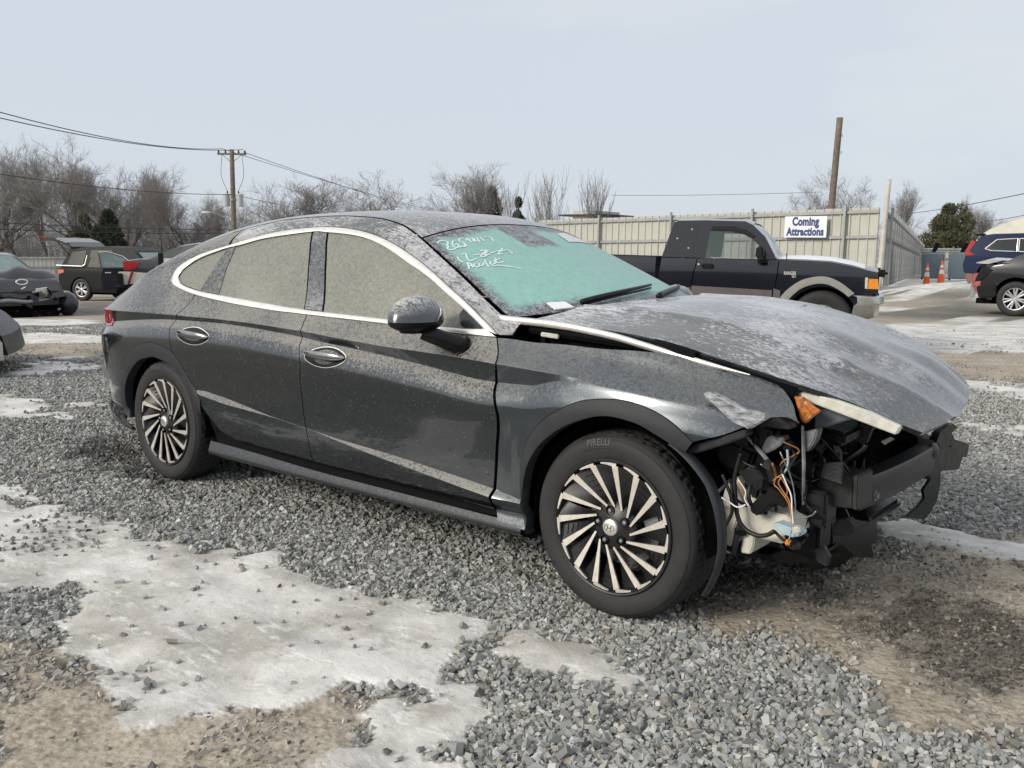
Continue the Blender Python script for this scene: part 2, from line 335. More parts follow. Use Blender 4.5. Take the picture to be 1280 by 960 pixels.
def cover(x, y):
    """ice, mud and dark-wet cover of the lot at a point"""
    x = np.asarray(x, float); y = np.asarray(y, float); dist = np.hypot(x - CX, y - CY)
    wob = (fbm(x*2.3, y*2.3, 6, 3) - .5) + .55*(fbm(x*11, y*11, 4, 77) - .5); out = {}
    for nm in ('ice', 'mud', 'dark'):
        m = np.zeros(x.shape)
        for p in ZONES[nm]:
            P = np.array(p); lo, hi = P.min(0) - 1.2, P.max(0) + 1.2; q = (x > lo[0]) & (x < hi[0]) & (y > lo[1]) & (y < hi[1])
            if not q.any(): continue
            d = sdf(P, x[q], y[q]); sc = np.clip(dist[q] / 4, .6, 3)
            s_ = {'ice': .11, 'mud': .2, 'dark': .35}[nm] * sc
            v = np.clip((d + .04 + wob[q] * .50 * sc * {'ice': 1, 'mud': 1.2, 'dark': 2.2}[nm]) / s_ + .3, 0, 1); m[q] = np.maximum(m[q], v)
        out[nm] = m
    far = np.clip((dist - 8.0) / 4, 0, 1)
    al, dp = .77*x + .63*y, -.63*x + .77*y; f1 = fbm(al * .20 + 5, dp * .62, 5, 11); f2 = fbm(al * .15, dp * .34 + 8, 4, 23)
    yard = np.clip((y - 22) / 10, 0, 1) * np.clip((x + 22) / 6, 0, 1)
    out['ice'] = np.maximum(out['ice'], far * np.clip((f1 - .585 + .07 * yard) / .05, 0, 1) * .75)
    out['mud'] = np.maximum(out['mud'], far * np.clip((f2 - .47) / .1, 0, 1) * .8)
    return out
def slope(x, y):
    x = np.asarray(x, float); y = np.asarray(y, float); t = -(x + 6.0); a = np.clip((y - 25) / 5, 0, 1); b = np.clip((x + 6.4) / 2.2, 0, 1)
    return -.036 * np.where(t > 0, t * t / (np.abs(t) + 3.0), 0) + .32 * a*a*(3 - 2*a) * b*b*(3 - 2*b)     # falls away to the left, rises a little behind the black car
def ground_z(x, y, c=None):
    x = np.asarray(x, float); y = np.asarray(y, float); c = c or cover(x, y); near = np.clip((30 - np.hypot(x - CX, y - CY)) / 20, .1, 1)
    ice = c['ice']
    h = slope(x, y) + near * (.030 * (fbm(x*.9, y*.9, 3, 5) - .5) + (.016 * (fbm(x*7, y*7, 4, 8) - .5)) * (1 - .35 * ice) + .010 * ice + .034*ice*(fbm(x*2.6, y*4.5, 5, 31) - .5) + .012*c['mud'])
    return h
def axis_pts(lo, hi, step, far):
    a = list(np.arange(lo, hi + 1e-6, step)); d = step; p = hi
    while p < far: d *= 1.16; p += d; a.append(p)
    d = step; p = lo
    while p > -far: d *= 1.16; p -= d; a.insert(0, p)
    return np.array(a)
gx, gy = axis_pts(-7.0, 7.5, .03, 700), axis_pts(-3.3, 5.0, .03, 700)
GX, GY = np.meshgrid(gx, gy, indexing='ij'); gc = cover(GX, GY); GZ = ground_z(GX, GY, gc)
nx, ny = GX.shape
me = bpy.data.meshes.new('ground'); idx = np.arange(nx*ny).reshape(nx, ny)
q = np.stack([idx[:-1, :-1], idx[1:, :-1], idx[1:, 1:], idx[:-1, 1:]], -1).reshape(-1, 4)
me.vertices.add(nx*ny); me.vertices.foreach_set('co', np.stack([GX, GY, GZ], -1).ravel())
me.loops.add(q.size); me.loops.foreach_set('vertex_index', q.ravel().astype(np.int32)); me.polygons.add(len(q)); me.polygons.foreach_set('loop_start', np.arange(0, q.size, 4, dtype=np.int32))
me.update(calc_edges=True); me.validate(); me.shade_smooth()
for nm in ('ice', 'mud', 'dark'):
    at_ = me.attributes.new(nm, 'FLOAT', 'POINT'); at_.data.foreach_set('value', gc[nm].ravel().astype(np.float32))
def groundmat():
    t = NT('lot_surface')
    def attr(n): o = t.n('Attribute', _attribute_name=n); return o.outputs['Fac']
    ice, mud, dark = attr('ice'), attr('mud'), attr('dark')
    v = t.n('TexVoronoi', Scale=42); t.l(t.tc.outputs['Object'], v.inputs['Vector']); v2 = t.n('TexVoronoi', Scale=17, Randomness=1.0); t.l(t.tc.outputs['Object'], v2.inputs['Vector'])
    cell = t.n('SeparateXYZ'); t.l(v.outputs['Color'], cell.inputs[0]); n1 = t.noise(3.1, 5, .65); n2 = t.noise(30, 5, .7); n3 = t.noise(.5, 4, .6); n4 = t.noise(140, 3, .7)
    grav = t.mix(t.rng(cell.outputs['X'], .0, 1.0), (.12, .117, .105), (.36, .35, .31)); grav = t.mix(t.rng(v.outputs['Distance'], .25, .6, 0, .75), grav, (.045, .043, .04))
    grav = t.mix(t.rng(n3, .4, .62, 0, .55), grav, (.27, .235, .185))
    mudc = t.mix(t.rng(n2, .35, .65), (.21, .172, .130), (.50, .44, .355)); mudc = t.mix(t.rng(n1, .45, .6, 0, .6), mudc, (.50, .44, .355)); mudc = t.mix(t.rng(n4, .5, .7, 0, .5), mudc, (.10, .085, .07))
    icec = t.mix(t.rng(t.noise(2.2, 6, .7), .38, .60), (.43, .41, .37), (.71, .695, .66)); icec = t.mix(t.rng(t.noise(6, 7, .75, vscale=(1, 2.2, 1)), .54, .64, 0, .8), icec, (.84, .83, .81)); icec = t.mix(t.rng(t.noise(13, 7, .8), .58, .66, 0, .6), icec, (.26, .22, .17))
    col = t.mix(mud, grav, mudc); col = t.mix(t.math('MULTIPLY', dark, .6), col, (.045, .042, .040)); edge = t.rng(t.math('ADD', ice, t.math('MULTIPLY', t.math('SUBTRACT', t.noise(24, 6, .75), .5), 1.5)), .22, .62); edge = t.math('MULTIPLY', edge, t.rng(ice, .02, .15)); col = t.mix(edge, col, icec)
    
    t.set(Base_Color=col, Roughness=t.rng(t.math('MULTIPLY', ice, t.rng(n1, .4, .6, .3, 1)), 0, 1, .92, .48), Specular_IOR_Level=.35)
    hgt = t.math('ADD', t.math('MULTIPLY', t.math('SUBTRACT', 1.0, t.math('MAXIMUM', ice, t.math('MULTIPLY', mud, .6))), t.rng(v.outputs['Distance'], .0, .6, 1, 0)), t.math('MULTIPLY', n2, .5))
    t.bump(hgt, .8, .012); return t.m
me.materials.append(groundmat()); ground = link(bpy.data.objects.new('ground', me)); tag(ground, kind='structure')

# crushed stone: each stone a faceted lump, thousands of them
def icosa():
    f_ = (1 + 5 ** .5) / 2; v = np.array([(-1, f_, 0), (1, f_, 0), (-1, -f_, 0), (1, -f_, 0), (0, -1, f_), (0, 1, f_), (0, -1, -f_), (0, 1, -f_), (f_, 0, -1), (f_, 0, 1), (-f_, 0, -1), (-f_, 0, 1)]) / math.hypot(1, f_)
    return v, np.array([(0, 11, 5), (0, 5, 1), (0, 1, 7), (0, 7, 10), (0, 10, 11), (1, 5, 9), (5, 11, 4), (11, 10, 2), (10, 7, 6), (7, 1, 8), (3, 9, 4), (3, 4, 2), (3, 2, 6), (3, 6, 8), (3, 8, 9), (4, 9, 5), (2, 4, 11), (6, 2, 10), (8, 6, 7), (9, 8, 1)])
def chip():
    return np.array([(sx*1.0, sy*.9, sz*.8) for sx in (-1, 1) for sy in (-1, 1) for sz in (-1, 1)]) * .72, np.array([(0, 1, 3), (0, 3, 2), (4, 6, 7), (4, 7, 5), (0, 4, 5), (0, 5, 1), (2, 3, 7), (2, 7, 6), (0, 2, 6), (0, 6, 4), (1, 5, 7), (1, 7, 3)])
def octa():
    return np.array([(1, .3, 0), (-.2, 1, .1), (-1, -.2, 0), (.2, -1, -.1), (.1, .1, 1.0), (0, 0, -1)], float), np.array([(0, 1, 4), (1, 2, 4), (2, 3, 4), (3, 0, 4), (1, 0, 5), (2, 1, 5), (3, 2, 5), (0, 3, 5)])
def in_view(x, y, mar=.12):
    m = cam.matrix_world; dx, dy = x - CX, y - CY; r = m[0][0]*dx + m[1][0]*dy; f = -(m[0][2]*dx + m[1][2]*dy)
    return (f > .6) & (np.abs(r) < (.557 + mar) * f + .5)
def scatter(r0, r1, dens, size, base):
    st = 1 / math.sqrt(dens); a = np.arange(CX - r1, CX + r1, st); b = np.arange(CY - .5, CY + r1, st); X, Y = np.meshgrid(a, b); X = X.ravel(); Y = Y.ravel()
    k = in_view(X, Y); X, Y = X[k], Y[k]; d = np.hypot(X - CX, Y - CY); k = (d >= r0) & (d < r1); X, Y = X[k], Y[k]
    X = X + rng.uniform(-.6, .6, len(X)) * st; Y = Y + rng.uniform(-.6, .6, len(Y)) * st
    c = cover(X, Y); clump = fbm(X*2.3, Y*2.3, 4, 41)
    pkeep = (1 - np.clip((c['ice'] - .05) * 1.7, 0, 1) * (.992 - .10*np.clip((clump - .60)/.05, 0, 1))) * (1 - np.clip(c['mud'] * 1.1, 0, 1) * (.985 - .38*np.clip((clump - .565) / .08, 0, 1))) + .8 * c['dark'] * (c['ice'] < .3)
    k = rng.random(len(X)) < pkeep; X, Y = X[k], Y[k]; c = {n: v[k] for n, v in c.items()}; n = len(X)
    V0, F0 = base(); nv = len(V0)
    s = size * np.exp(rng.normal(0, .24, n)) * (1 - .25*c['mud']); s[rng.random(n) < .004] *= 1.5
    P = V0[None] * (1 + rng.uniform(-.3, .3, (n, nv, 3))); P = P * np.stack([rng.uniform(.85, 1.25, n), rng.uniform(.65, .95, n), rng.uniform(.45, .8, n)], 1)[:, None]
    qa = rng.normal(size=(n, 4)) * np.array((1, .45, .45, 1)); qa /= np.linalg.norm(qa, axis=1)[:, None]; w, x, y, z = qa.T
    Rm = np.stack([1 - 2*(y*y + z*z), 2*(x*y - z*w), 2*(x*z + y*w), 2*(x*y + z*w), 1 - 2*(x*x + z*z), 2*(y*z - x*w), 2*(x*z - y*w), 2*(y*z + x*w), 1 - 2*(x*x + y*y)], 1).reshape(n, 3, 3)
    P = np.einsum('nij,nkj->nki', Rm, P) * s[:, None, None]
    z0 = ground_z(X, Y, c) + s * rng.uniform(-.05, .5, n) - .3 * s * c['mud']
    P = P + np.stack([X, Y, z0], 1)[:, None]
    g = np.clip(rng.normal(.30, .10, n), .08, .60); tint = rng.normal(0, 1, n); col = np.stack([g*(.99 + .02*tint), g*1.0, g*(.955 - .03*tint)], 1)
    br = np.clip(c['mud'] * 1.2 + (rng.random(n) < .06), 0, 1)[:, None]; col = col*(1 - .6*br) + .6*br*np.stack([g*.98, g*.84, g*.66], 1); col *= (1 - .78*c['dark']*np.clip(.35 + 2.2*rng.random(n), 0, 1))[:, None]
    F = (F0[None] + (np.arange(n) * nv)[:, None, None]).reshape(-1, 3)
    return P.reshape(-1, 3), F, np.repeat(np.c_[col, np.ones(n)], nv, 0)
parts = []; base_n = 0; Vs, Fs, Cs = [], [], []
for r0, r1, dens, size, base in ((1.4, 4.2, 5000, .0118, chip), (1.4, 4.2, 500, .0135, icosa), (4.2, 6.6, 4200, .0120, chip), (6.6, 10.0, 2300, .0135, octa), (10.0, 17.0, 700, .0165, octa)):
    v_, f_, c_ = scatter(r0, r1, dens, size, base); Vs.append(v_); Fs.append(f_ + base_n); Cs.append(c_); base_n += len(v_)
V_, F_, K_ = np.concatenate(Vs), np.concatenate(Fs), np.concatenate(Cs)
me = bpy.data.meshes.new('gravel'); me.vertices.add(len(V_)); me.vertices.foreach_set('co', V_.ravel()); me.loops.add(F_.size); me.loops.foreach_set('vertex_index', F_.ravel().astype(np.int32))
me.polygons.add(len(F_)); me.polygons.foreach_set('loop_start', np.arange(0, F_.size, 3, dtype=np.int32)); me.update(calc_edges=True)
me.shade_flat()
ca = me.attributes.new('stone', 'FLOAT_COLOR', 'POINT'); ca.data.foreach_set('color', K_.ravel().astype(np.float32))
def stonemat():
    t = NT('crushed_stone'); a = t.n('Attribute', _attribute_name='stone'); n = t.noise(170, 3, .7)
    t.set(Base_Color=t.mix(t.rng(n, .3, .7, 0, .35), a.outputs['Color'], t.mix(.5, a.outputs['Color'], (.33, .32, .29))), Roughness=.85, Specular_IOR_Level=.3); return t.m
me.materials.append(stonemat()); gravel = link(bpy.data.objects.new('gravel', me))
tag(gravel, 'grey crushed stone covering the lot', 'gravel', kind='stuff')
print('gravel tris', len(F_))
# ---------------------------------------------------------------- sedan body surfaces (metres; rear axle at x=0, +x forward, right side -y)
def pchip(xs, ys, x):
    xs = np.asarray(xs, float); ys = np.asarray(ys, float); x = np.asarray(x, float)
    h = np.diff(xs); d = np.diff(ys, axis=0) / h.reshape((-1,) + (1,) * (ys.ndim - 1))
    m = np.zeros_like(ys); m[0] = d[0]; m[-1] = d[-1]
    if len(xs) > 2:
        a, b = d[:-1], d[1:]
        hh = h.reshape((-1,) + (1,) * (ys.ndim - 1)); w1 = 2 * hh[1:] + hh[:-1]; w2 = hh[1:] + 2 * hh[:-1]
        with np.errstate(divide='ignore', invalid='ignore'):
            hm = (w1 + w2) / (w1 / a + w2 / b)
        m[1:-1] = np.where(a * b > 0, hm, 0.0)
    i = np.clip(np.searchsorted(xs, x) - 1, 0, len(xs) - 2)
    t = np.clip((x - xs[i]) / h[i], -0.25, 1.25); sh = t.shape + (1,) * (ys.ndim - 1)
    t = t.reshape(sh); hi = h[i].reshape(sh)
    return ((2*t**3 - 3*t**2 + 1) * ys[i] + (t**3 - 2*t**2 + t) * hi * m[i] + (-2*t**3 + 3*t**2) * ys[i+1] + (t**3 - t**2) * hi * m[i+1])

def curve(pts):
    a = np.array(pts, float); return lambda x: pchip(a[:, 0], a[:, 1], x)

SX = [-1.12, -1.02, -.85, -.6, -.3, .05, .5, 1.15, 1.7, 2.2, 2.55, 2.9, 3.15, 3.4]
z_sill0 = curve([(-1.12, .25), (-.9, .21), (-.5, .19), (.3, .175), (2.5, .175), (3.4, .2)])
z_sill1 = curve([(-1.12, .32), (-.9, .29), (-.5, .25), (.3, .218), (2.5, .222), (3.4, .25)])
z_dbot = curve([(-1.12, .40), (-.6, .36), (.3, .315), (.7, .308), (1.4, .292), (2.3, .29), (3.4, .31)])
z_blo = curve([(-1.12, .75), (-.6, .82), (-.41, .838), (.12, .874), (.52, .882), (1.146, .86), (1.34, .845), (1.65, .825), (1.95, .80), (2.29, .772), (2.46, .775), (2.66, .81), (3.4, .74)])
z_bup = curve([(-1.12, .86), (-.68, .885), (.12, .900), (.52, .902), (1.147, .888), (1.39, .875), (1.7, .860), (2.04, .852), (2.29, .842), (2.66, .825), (3.4, .755)])
z_belt = curve([(-1.12, .90), (-.7, .955), (-.3, 1.02), (-.04, 1.035), (.17, 1.004), (.49, .977), (.8, .962), (1.1, .952), (1.6, .943), (2.0, .933), (2.24, .928), (2.66, .89), (3.15, .83), (3.4, .79)])
z_seam = curve([(-1.12, .90), (-.92, .94), (-.74, .985), (-.5, 1.05), (-.3, 1.125), (-.19, 1.17), (0, 1.243), (.2, 1.305), (.34, 1.336), (.5, 1.366), (.7, 1.392), (1.05, 1.405), (1.3, 1.395), (1.5, 1.362), (1.61, 1.321), (1.80, 1.230), (2.007, 1.128), (2.16, 1.05), (2.27, 1.0), (2.6, .985), (2.9, .964), (3.14, .912), (3.27, .882), (3.4, .85)])
def nose(x):
    """how far the side draws in towards the two ends"""
    x = np.asarray(x, float)
    return -.30 * np.clip((-.30 - x) / .82, 0, 1) ** 2.0 - .16 * np.clip((x - 2.75) / .75, 0, 1) ** 2.2
def ledge(x):
    """lower door crease: (z, depth, height) along the doors"""
    z = np.interp(x, [.25, .45, .95, 1.25, 1.45, 1.9, 2.33, 2.5], [.535, .525, .475, .45, .43, .395, .355, .34])
    h = np.interp(x, [.33, .42, .62, .98, 1.30, 1.36, 1.75, 2.2, 2.33, 2.45], [.004, .022, .024, .001, .001, .004, .022, .030, .030, .012])
    return z, h * .9, h
def side_w(x, z):
    x = np.asarray(x, float); z = np.asarray(z, float)
    zs, zb, bu, bl = z_seam(x), z_belt(x), z_bup(x), z_blo(x)
    db, s1, s0 = z_dbot(x), z_sill1(x), z_sill0(x)
    cab = np.clip((2.42 - x) / .30, 0, 1) * np.clip((x + .75) / .6, 0, 1)      # 1 where there is a greenhouse
    cab = cab * cab * (3 - 2 * cab)
    yb = .842 - .017 * (1 - cab)                                               # belt half-width
    yseam_fr = np.interp(x, [2.0, 2.3, 2.9, 3.2, 3.45], [.735, .735, .735, .715, .69])
    yseam_re = np.interp(x, [-1.1, -.8, -.4, 0], [.88, .78, .66, .64])
    yseam_cab = yb - (zs - zb) * .50 - .045
    ys = np.where(x > 1.4, yseam_fr, yseam_re); ys = ys * (1 - cab) + yseam_cab * cab
    n = nose(x)
    hgt = np.clip(zs - zb, .02, 1)
    arch = .010 * (np.exp(-((x) / .5) ** 2) + np.exp(-((x - 2.84) / .5) ** 2))   # haunches round the wheels
    rows_z = [s0, s1, db - .005, db + .012, bl - .47 * (bl - db), bl - .18 * (bl - db), bl - .045, bl, bu, zb, zb + .55 * hgt, zb + .82 * hgt, zs]
    yg = lambda f: yb - f * hgt * .47
    lin = lambda f: yb + (ys - yb) * f
    k10 = yg(.55) * cab + (yb + (ys - yb) * .38) * (1 - cab)
    k11 = yg(.82) * cab + (yb + (ys - yb) * .68) * (1 - cab)
    band = np.interp(x, [2.46, 2.70], [1.0, 0.0]) * np.interp(x, [-1.1, -.7], [1, 1])
    rows_y = [.80 + 0*x, .908 + 0*x, .884 + .3*arch, .898 + .3*arch, .922 + arch, .932 + arch, .920 + arch + 0*x, .893 + .6*arch + .016*(1-band), .9045 + .6*arch - .004*(1-band), yb + .3*arch, k10, k11, ys]
    Z = np.stack(np.broadcast_arrays(*rows_z), 0); Y = np.stack(np.broadcast_arrays(*rows_y), 0)
    Z = np.maximum.accumulate(Z + 1e-4 * np.arange(len(Z)).reshape((-1,) + (1,) * (Z.ndim - 1)), axis=0)
    # vectorised pchip down the rows, one column per point
    h = np.diff(Z, axis=0); d = np.diff(Y, axis=0) / h
    m = np.zeros_like(Y); m[0] = d[0]; m[-1] = d[-1] * 1.5
    a, b = d[:-1], d[1:]; w1 = 2*h[1:] + h[:-1]; w2 = h[1:] + 2*h[:-1]
    with np.errstate(divide='ignore', invalid='ignore'):
        hm = (w1 + w2) / (w1 / a + w2 / b)
    m[1:-1] = np.where(a * b > 0, hm, 0.0)
    mL, mR = m[:-1].copy(), m[1:].copy(); shp = (band > .02)
    mL[7] = np.where(shp, d[7], mL[7]); mR[7] = np.where(shp, d[7], mR[7]); mR[6] = np.where(shp, d[6], mR[6]); mL[8] = np.where(shp, d[8], mL[8])
    i = np.clip((z[None] > Z).sum(0) - 1, 0, len(Z) - 2)
    tk = lambda A, j: np.take_along_axis(A, j[None], 0)[0]
    hi = tk(h, i); t = np.clip((z - tk(Z, i)) / hi, -.5, 1.2)
    y = (2*t**3 - 3*t**2 + 1) * tk(Y, i) + (t**3 - 2*t**2 + t) * hi * tk(mL, i) + (-2*t**3 + 3*t**2) * tk(Y, i+1) + (t**3 - t**2) * hi * tk(mR, i)
    lz, ld, lh = ledge(x)
    u = np.clip((lz + lh * .5 - z) / lh, 0, 1); fall = np.clip((z - .30) / (lz - .30 + 1e-6), 0, 1)
    y = y + np.where((x > .3) & (x < 2.5), ld * u * (1 - (1 - fall) ** 2), 0)
    y = y - .010 * np.exp(-((x - 2.47) / .10) ** 2 - ((z - .62) / .10) ** 2) - .008 * np.exp(-((x - 2.40) / .04) ** 2 - ((z - .50) / .14) ** 2)   # dent in the fender behind the wheel
    return y + n

# seam edge of the roof / glass, and the centre line
E_S = np.array([0, .12, .24, .36, .44, .50, .58, .66, .74, .82, .90, .96, 1.0])
E_X = np.array([2.27, 2.10, 1.90, 1.72, 1.57, 1.40, 1.05, .62, .22, -.12, -.45, -.75, -1.0])
C_X = np.array([2.52, 2.29, 2.02, 1.77, 1.59, 1.42, 1.02, .58, .14, -.22, -.58, -.88, -1.07])
C_Z = np.array([1.035, 1.130, 1.245, 1.345, 1.403, 1.430, 1.448, 1.442, 1.412, 1.335, 1.205, 1.095, 1.035])
def top_surf(s, v):
    s = np.asarray(s, float); v = np.asarray(v, float)
    ex = pchip(E_S, E_X, s); ez = z_seam(ex); ey = side_w(ex, ez)
    cx = pchip(E_S, C_X, s); cz = pchip(E_S, C_Z, s)
    a = np.abs(v)
    x = ex + (cx - ex) * (1 - a ** 2); z = ez + (cz - ez) * (1 - a ** 2.4)
    return x, ey * v, z

HN = np.array([  # hood net: stations rear to front, columns right edge to left edge
 [(2.33,-.742,.992),(2.45,-.42,1.045),(2.485,0,1.062),(2.43,.42,1.058),(2.27,.742,1.015)],
 [(2.60,-.742,.984),(2.68,-.41,1.040),(2.70,0,1.060),(2.68,.41,1.058),(2.60,.742,1.015)],
 [(2.89,-.742,.964),(2.93,-.40,1.020),(2.95,0,1.043),(2.93,.40,1.042),(2.88,.742,.995)],
 [(3.14,-.722,.912),(3.18,-.38,.968),(3.20,0,.996),(3.17,.39,.996),(3.12,.725,.948)],
 [(3.36,-.690,.856),(3.40,-.36,.900),(3.42,0,.928),(3.38,.37,.926),(3.32,.690,.885)],
 [(3.55,-.610,.806),(3.58,-.33,.832),(3.59,0,.858),(3.54,.34,.852),(3.45,.630,.825)],
 [(3.70,-.460,.715),(3.735,-.22,.712),(3.71,.05,.755),(3.645,.30,.778),(3.55,.52,.785)]])
HS = np.array([0, .2, .4, .58, .74, .88, 1.0]); HV = np.array([-1, -.5, 0, .5, 1.0])
def hood_surf(s, v):
    s = np.atleast_1d(np.asarray(s, float)); v = np.atleast_1d(np.asarray(v, float))
    A = pchip(HS, HN, s)                      # n,5,3
    out = np.empty((len(s), 3))
    for c in range(3):
        Y = A[:, :, c].T; h = np.diff(HV)[:, None]; d = np.diff(Y, axis=0) / h
        m = np.zeros_like(Y); m[0] = 1.3*d[0]-.3*d[1]; m[-1] = 1.3*d[-1]-.3*d[-2]; m[1:-1] = (d[:-1] + d[1:]) / 2
        i = np.clip(np.searchsorted(HV, v) - 1, 0, 3); t = (v - HV[i]) / .5; j = np.arange(len(v))
        out[:, c] = (2*t**3-3*t**2+1)*Y[i, j] + (t**3-2*t**2+t)*.5*m[i, j] + (-2*t**3+3*t**2)*Y[i+1, j] + (t**3-t**2)*.5*m[i+1, j]
    x, y = out[:, 0], out[:, 1]
    k = np.clip((s - .45) / .4, 0, 1)
    vr = np.abs(v) - (.62 - .1 * s)            # the two raised power lines of the pressing
    out[:, 2] += .015 * np.exp(-(np.abs(vr) / .07) ** 1.3) * (1 - s * .4) - .012 * k * np.exp(-((v - .12 - .1*np.sin(3*x)) / .12) ** 2) + .012 * k * np.exp(-((v + .16) / .1) ** 2)
    out[:, 2] += k * .008 * (np.sin(9*x + 5*y) + np.sin(13*y - 7*x)) - .018 * np.exp(-((x - 3.42) / .09) ** 2 - ((y + .47) / .07) ** 2) + .012 * np.exp(-((x - 3.40) / .05) ** 2 - ((y + .35) / .05) ** 2)
    return out

def side_knots(x):
    """crease heights along the doors and the levels they are straightened to while the panels are cut"""
    x = np.asarray(x, float); lz, ld, lh = ledge(x); bl = z_blo(x); bu = np.maximum(z_bup(x), bl + .004)
    return np.stack([lz - lh*.5, lz + lh*.5, bl, bu]), np.array([.40, .42, .80, .86])
# outlines on the sedan side, (x, z) in metres
T = {
 'chrome_out': [(2.2598, 0.942), (2.2062, 0.9759), (2.0811, 1.0452), (1.9462, 1.1099), (1.8022, 1.178), (1.6571, 1.2385), (1.5105, 1.2884), (1.3615, 1.3233), (1.1834, 1.3455), (1.0054, 1.35), (0.775, 1.3353), (0.5912, 1.3077), (0.364, 1.2584), (0.1575, 1.2088), (0.0202, 1.1429), (0.0026, 1.0743)],
 'chrome_in': [(2.1988, 0.9577), (2.0922, 1.0151), (1.9597, 1.0788), (1.8199, 1.146), (1.6791, 1.2003), (1.53, 1.2575), (1.3804, 1.2984), (1.2353, 1.3179), (1.0793, 1.3271), (0.9743, 1.3291), (0.6575, 1.2984), (0.4565, 1.2599), (0.36, 1.2441), (0.1668, 1.1903), (0.0665, 1.1343), (0.0455, 1.0942)],
 'belt_lo': [(0.0026, 1.0743), (0.0538, 1.046), (0.2344, 1.0095), (0.5485, 0.9807), (0.8513, 0.964), (1.1534, 0.956), (1.6539, 0.9467), (2.0536, 0.9351), (2.2645, 0.9327)],
 'belt_hi': [(0.0455, 1.0942), (0.0922, 1.0571), (0.2256, 1.0309), (0.4226, 1.014), (0.8309, 0.9892), (1.116, 0.9752), (1.6439, 0.9634), (2.0453, 0.9513), (2.1988, 0.9577)],
 'b_cut': [(1.1464, 0.9556), (1.1577, 0.9251), (1.1778, 0.8924), (1.1861, 0.8294), (1.209, 0.7435), (1.2023, 0.6527), (1.2116, 0.5078), (1.2306, 0.4075), (1.2417, 0.2993)],
 'door_bot_front': [(2.306, 0.2803), (1.9772, 0.2861), (1.6474, 0.2894), (1.2417, 0.2993)],
 'door_bot_rear': [(1.2417, 0.2993), (0.9839, 0.2954), (0.8281, 0.2991), (0.6676, 0.3055)],
 'rear_cut': [(0.6676, 0.3055), (0.6163, 0.3272), (0.5414, 0.3523), (0.4913, 0.3938), (0.438, 0.4431), (0.3834, 0.4915), (0.3228, 0.531), (0.2269, 0.6249), (0.1765, 0.7037), (0.1568, 0.7788), (0.1417, 0.8346), (0.1611, 0.886), (0.2295, 0.96), (0.2397, 1.0024)],
 'fend_cut': [(2.2656, 0.9307), (2.3196, 0.8542), (2.3175, 0.765), (2.354, 0.6535), (2.3439, 0.5307), (2.3318, 0.4057), (2.306, 0.2803)],
 'fend_top': [(2.2656, 0.9307), (2.3328, 0.9305), (2.4304, 0.9253), (2.5681, 0.9261), (2.7119, 0.9224), (2.8648, 0.925), (3.0027, 0.9179), (3.1372, 0.8877), (3.2434, 0.8727)],
 'fend_front': [(3.2434, 0.8727), (3.2842, 0.8603), (3.3329, 0.8374), (3.3745, 0.8032), (3.435, 0.7443), (3.395, 0.7578), (3.3449, 0.7524), (3.283, 0.7213), (3.2243, 0.6924), (3.1387, 0.6635)],
 'farch_out': [(3.1387, 0.6635), (3.0791, 0.7109), (2.9945, 0.7501), (2.8921, 0.7707), (2.7773, 0.7625), (2.6884, 0.7354), (2.5666, 0.6635), (2.4943, 0.5854), (2.4651, 0.4892), (2.4555, 0.4123), (2.4612, 0.3221), (2.4744, 0.241)],
 'farch_in': [(3.1163, 0.6296), (3.0826, 0.644), (3.0211, 0.6736), (2.9393, 0.7062), (2.8158, 0.7128), (2.6703, 0.6606), (2.5632, 0.5859), (2.5028, 0.5103), (2.4757, 0.4312), (2.464, 0.3678), (2.4519, 0.2842), (2.4858, 0.2262)],
 'rarch_out': [(0.4218, 0.4926), (0.3307, 0.5584), (0.2616, 0.6314), (0.1836, 0.7022), (0.0802, 0.7357), (-0.0577, 0.7464), (-0.2328, 0.6953), (-0.3229, 0.6199), (-0.3983, 0.5225), (-0.4527, 0.4105), (-0.4742, 0.3135), (-0.3468, 0.2467)],
 'rarch_in': [(0.4003, 0.4067), (0.321, 0.5041), (0.2284, 0.5938), (0.142, 0.6443), (0.0621, 0.6626), (-0.0304, 0.6717), (-0.179, 0.6372), (-0.2923, 0.5604), (-0.3574, 0.4818), (-0.392, 0.3812), (-0.3677, 0.2967), (-0.2788, 0.2332)],
 'bump_top': [(-1.2099, 0.6292), (-0.5863, 0.6489), (-0.455, 0.6072), (-0.3909, 0.5504)],
 'glass_front': [(1.0872, 1.3223), (1.239, 0.9709)],
 'glass_rear_front': [(0.9834, 1.3253), (1.1105, 0.9749)],
 'glass_rear_rear': [(0.4312, 1.2529), (0.4147, 1.1464), (0.4278, 1.0158)],
 'quarter_cut': [(0.3696, 1.2503), (0.3077, 1.1358), (0.2629, 1.0254)],
 'handle_f': [(1.238, 0.7848), (1.5047, 0.7959)],
 'handle_r': [(0.2239, 0.8118), (0.5045, 0.8149)],
 'sail': [(2.0505, 1.0037), (2.0666, 1.026), (2.1012, 1.0247), (2.1536, 0.9851), (2.1791, 0.9595), (2.0857, 0.9599)],
 'tail_lamp': [(-0.5191, 0.8037), (-0.5894, 0.8936)],
}
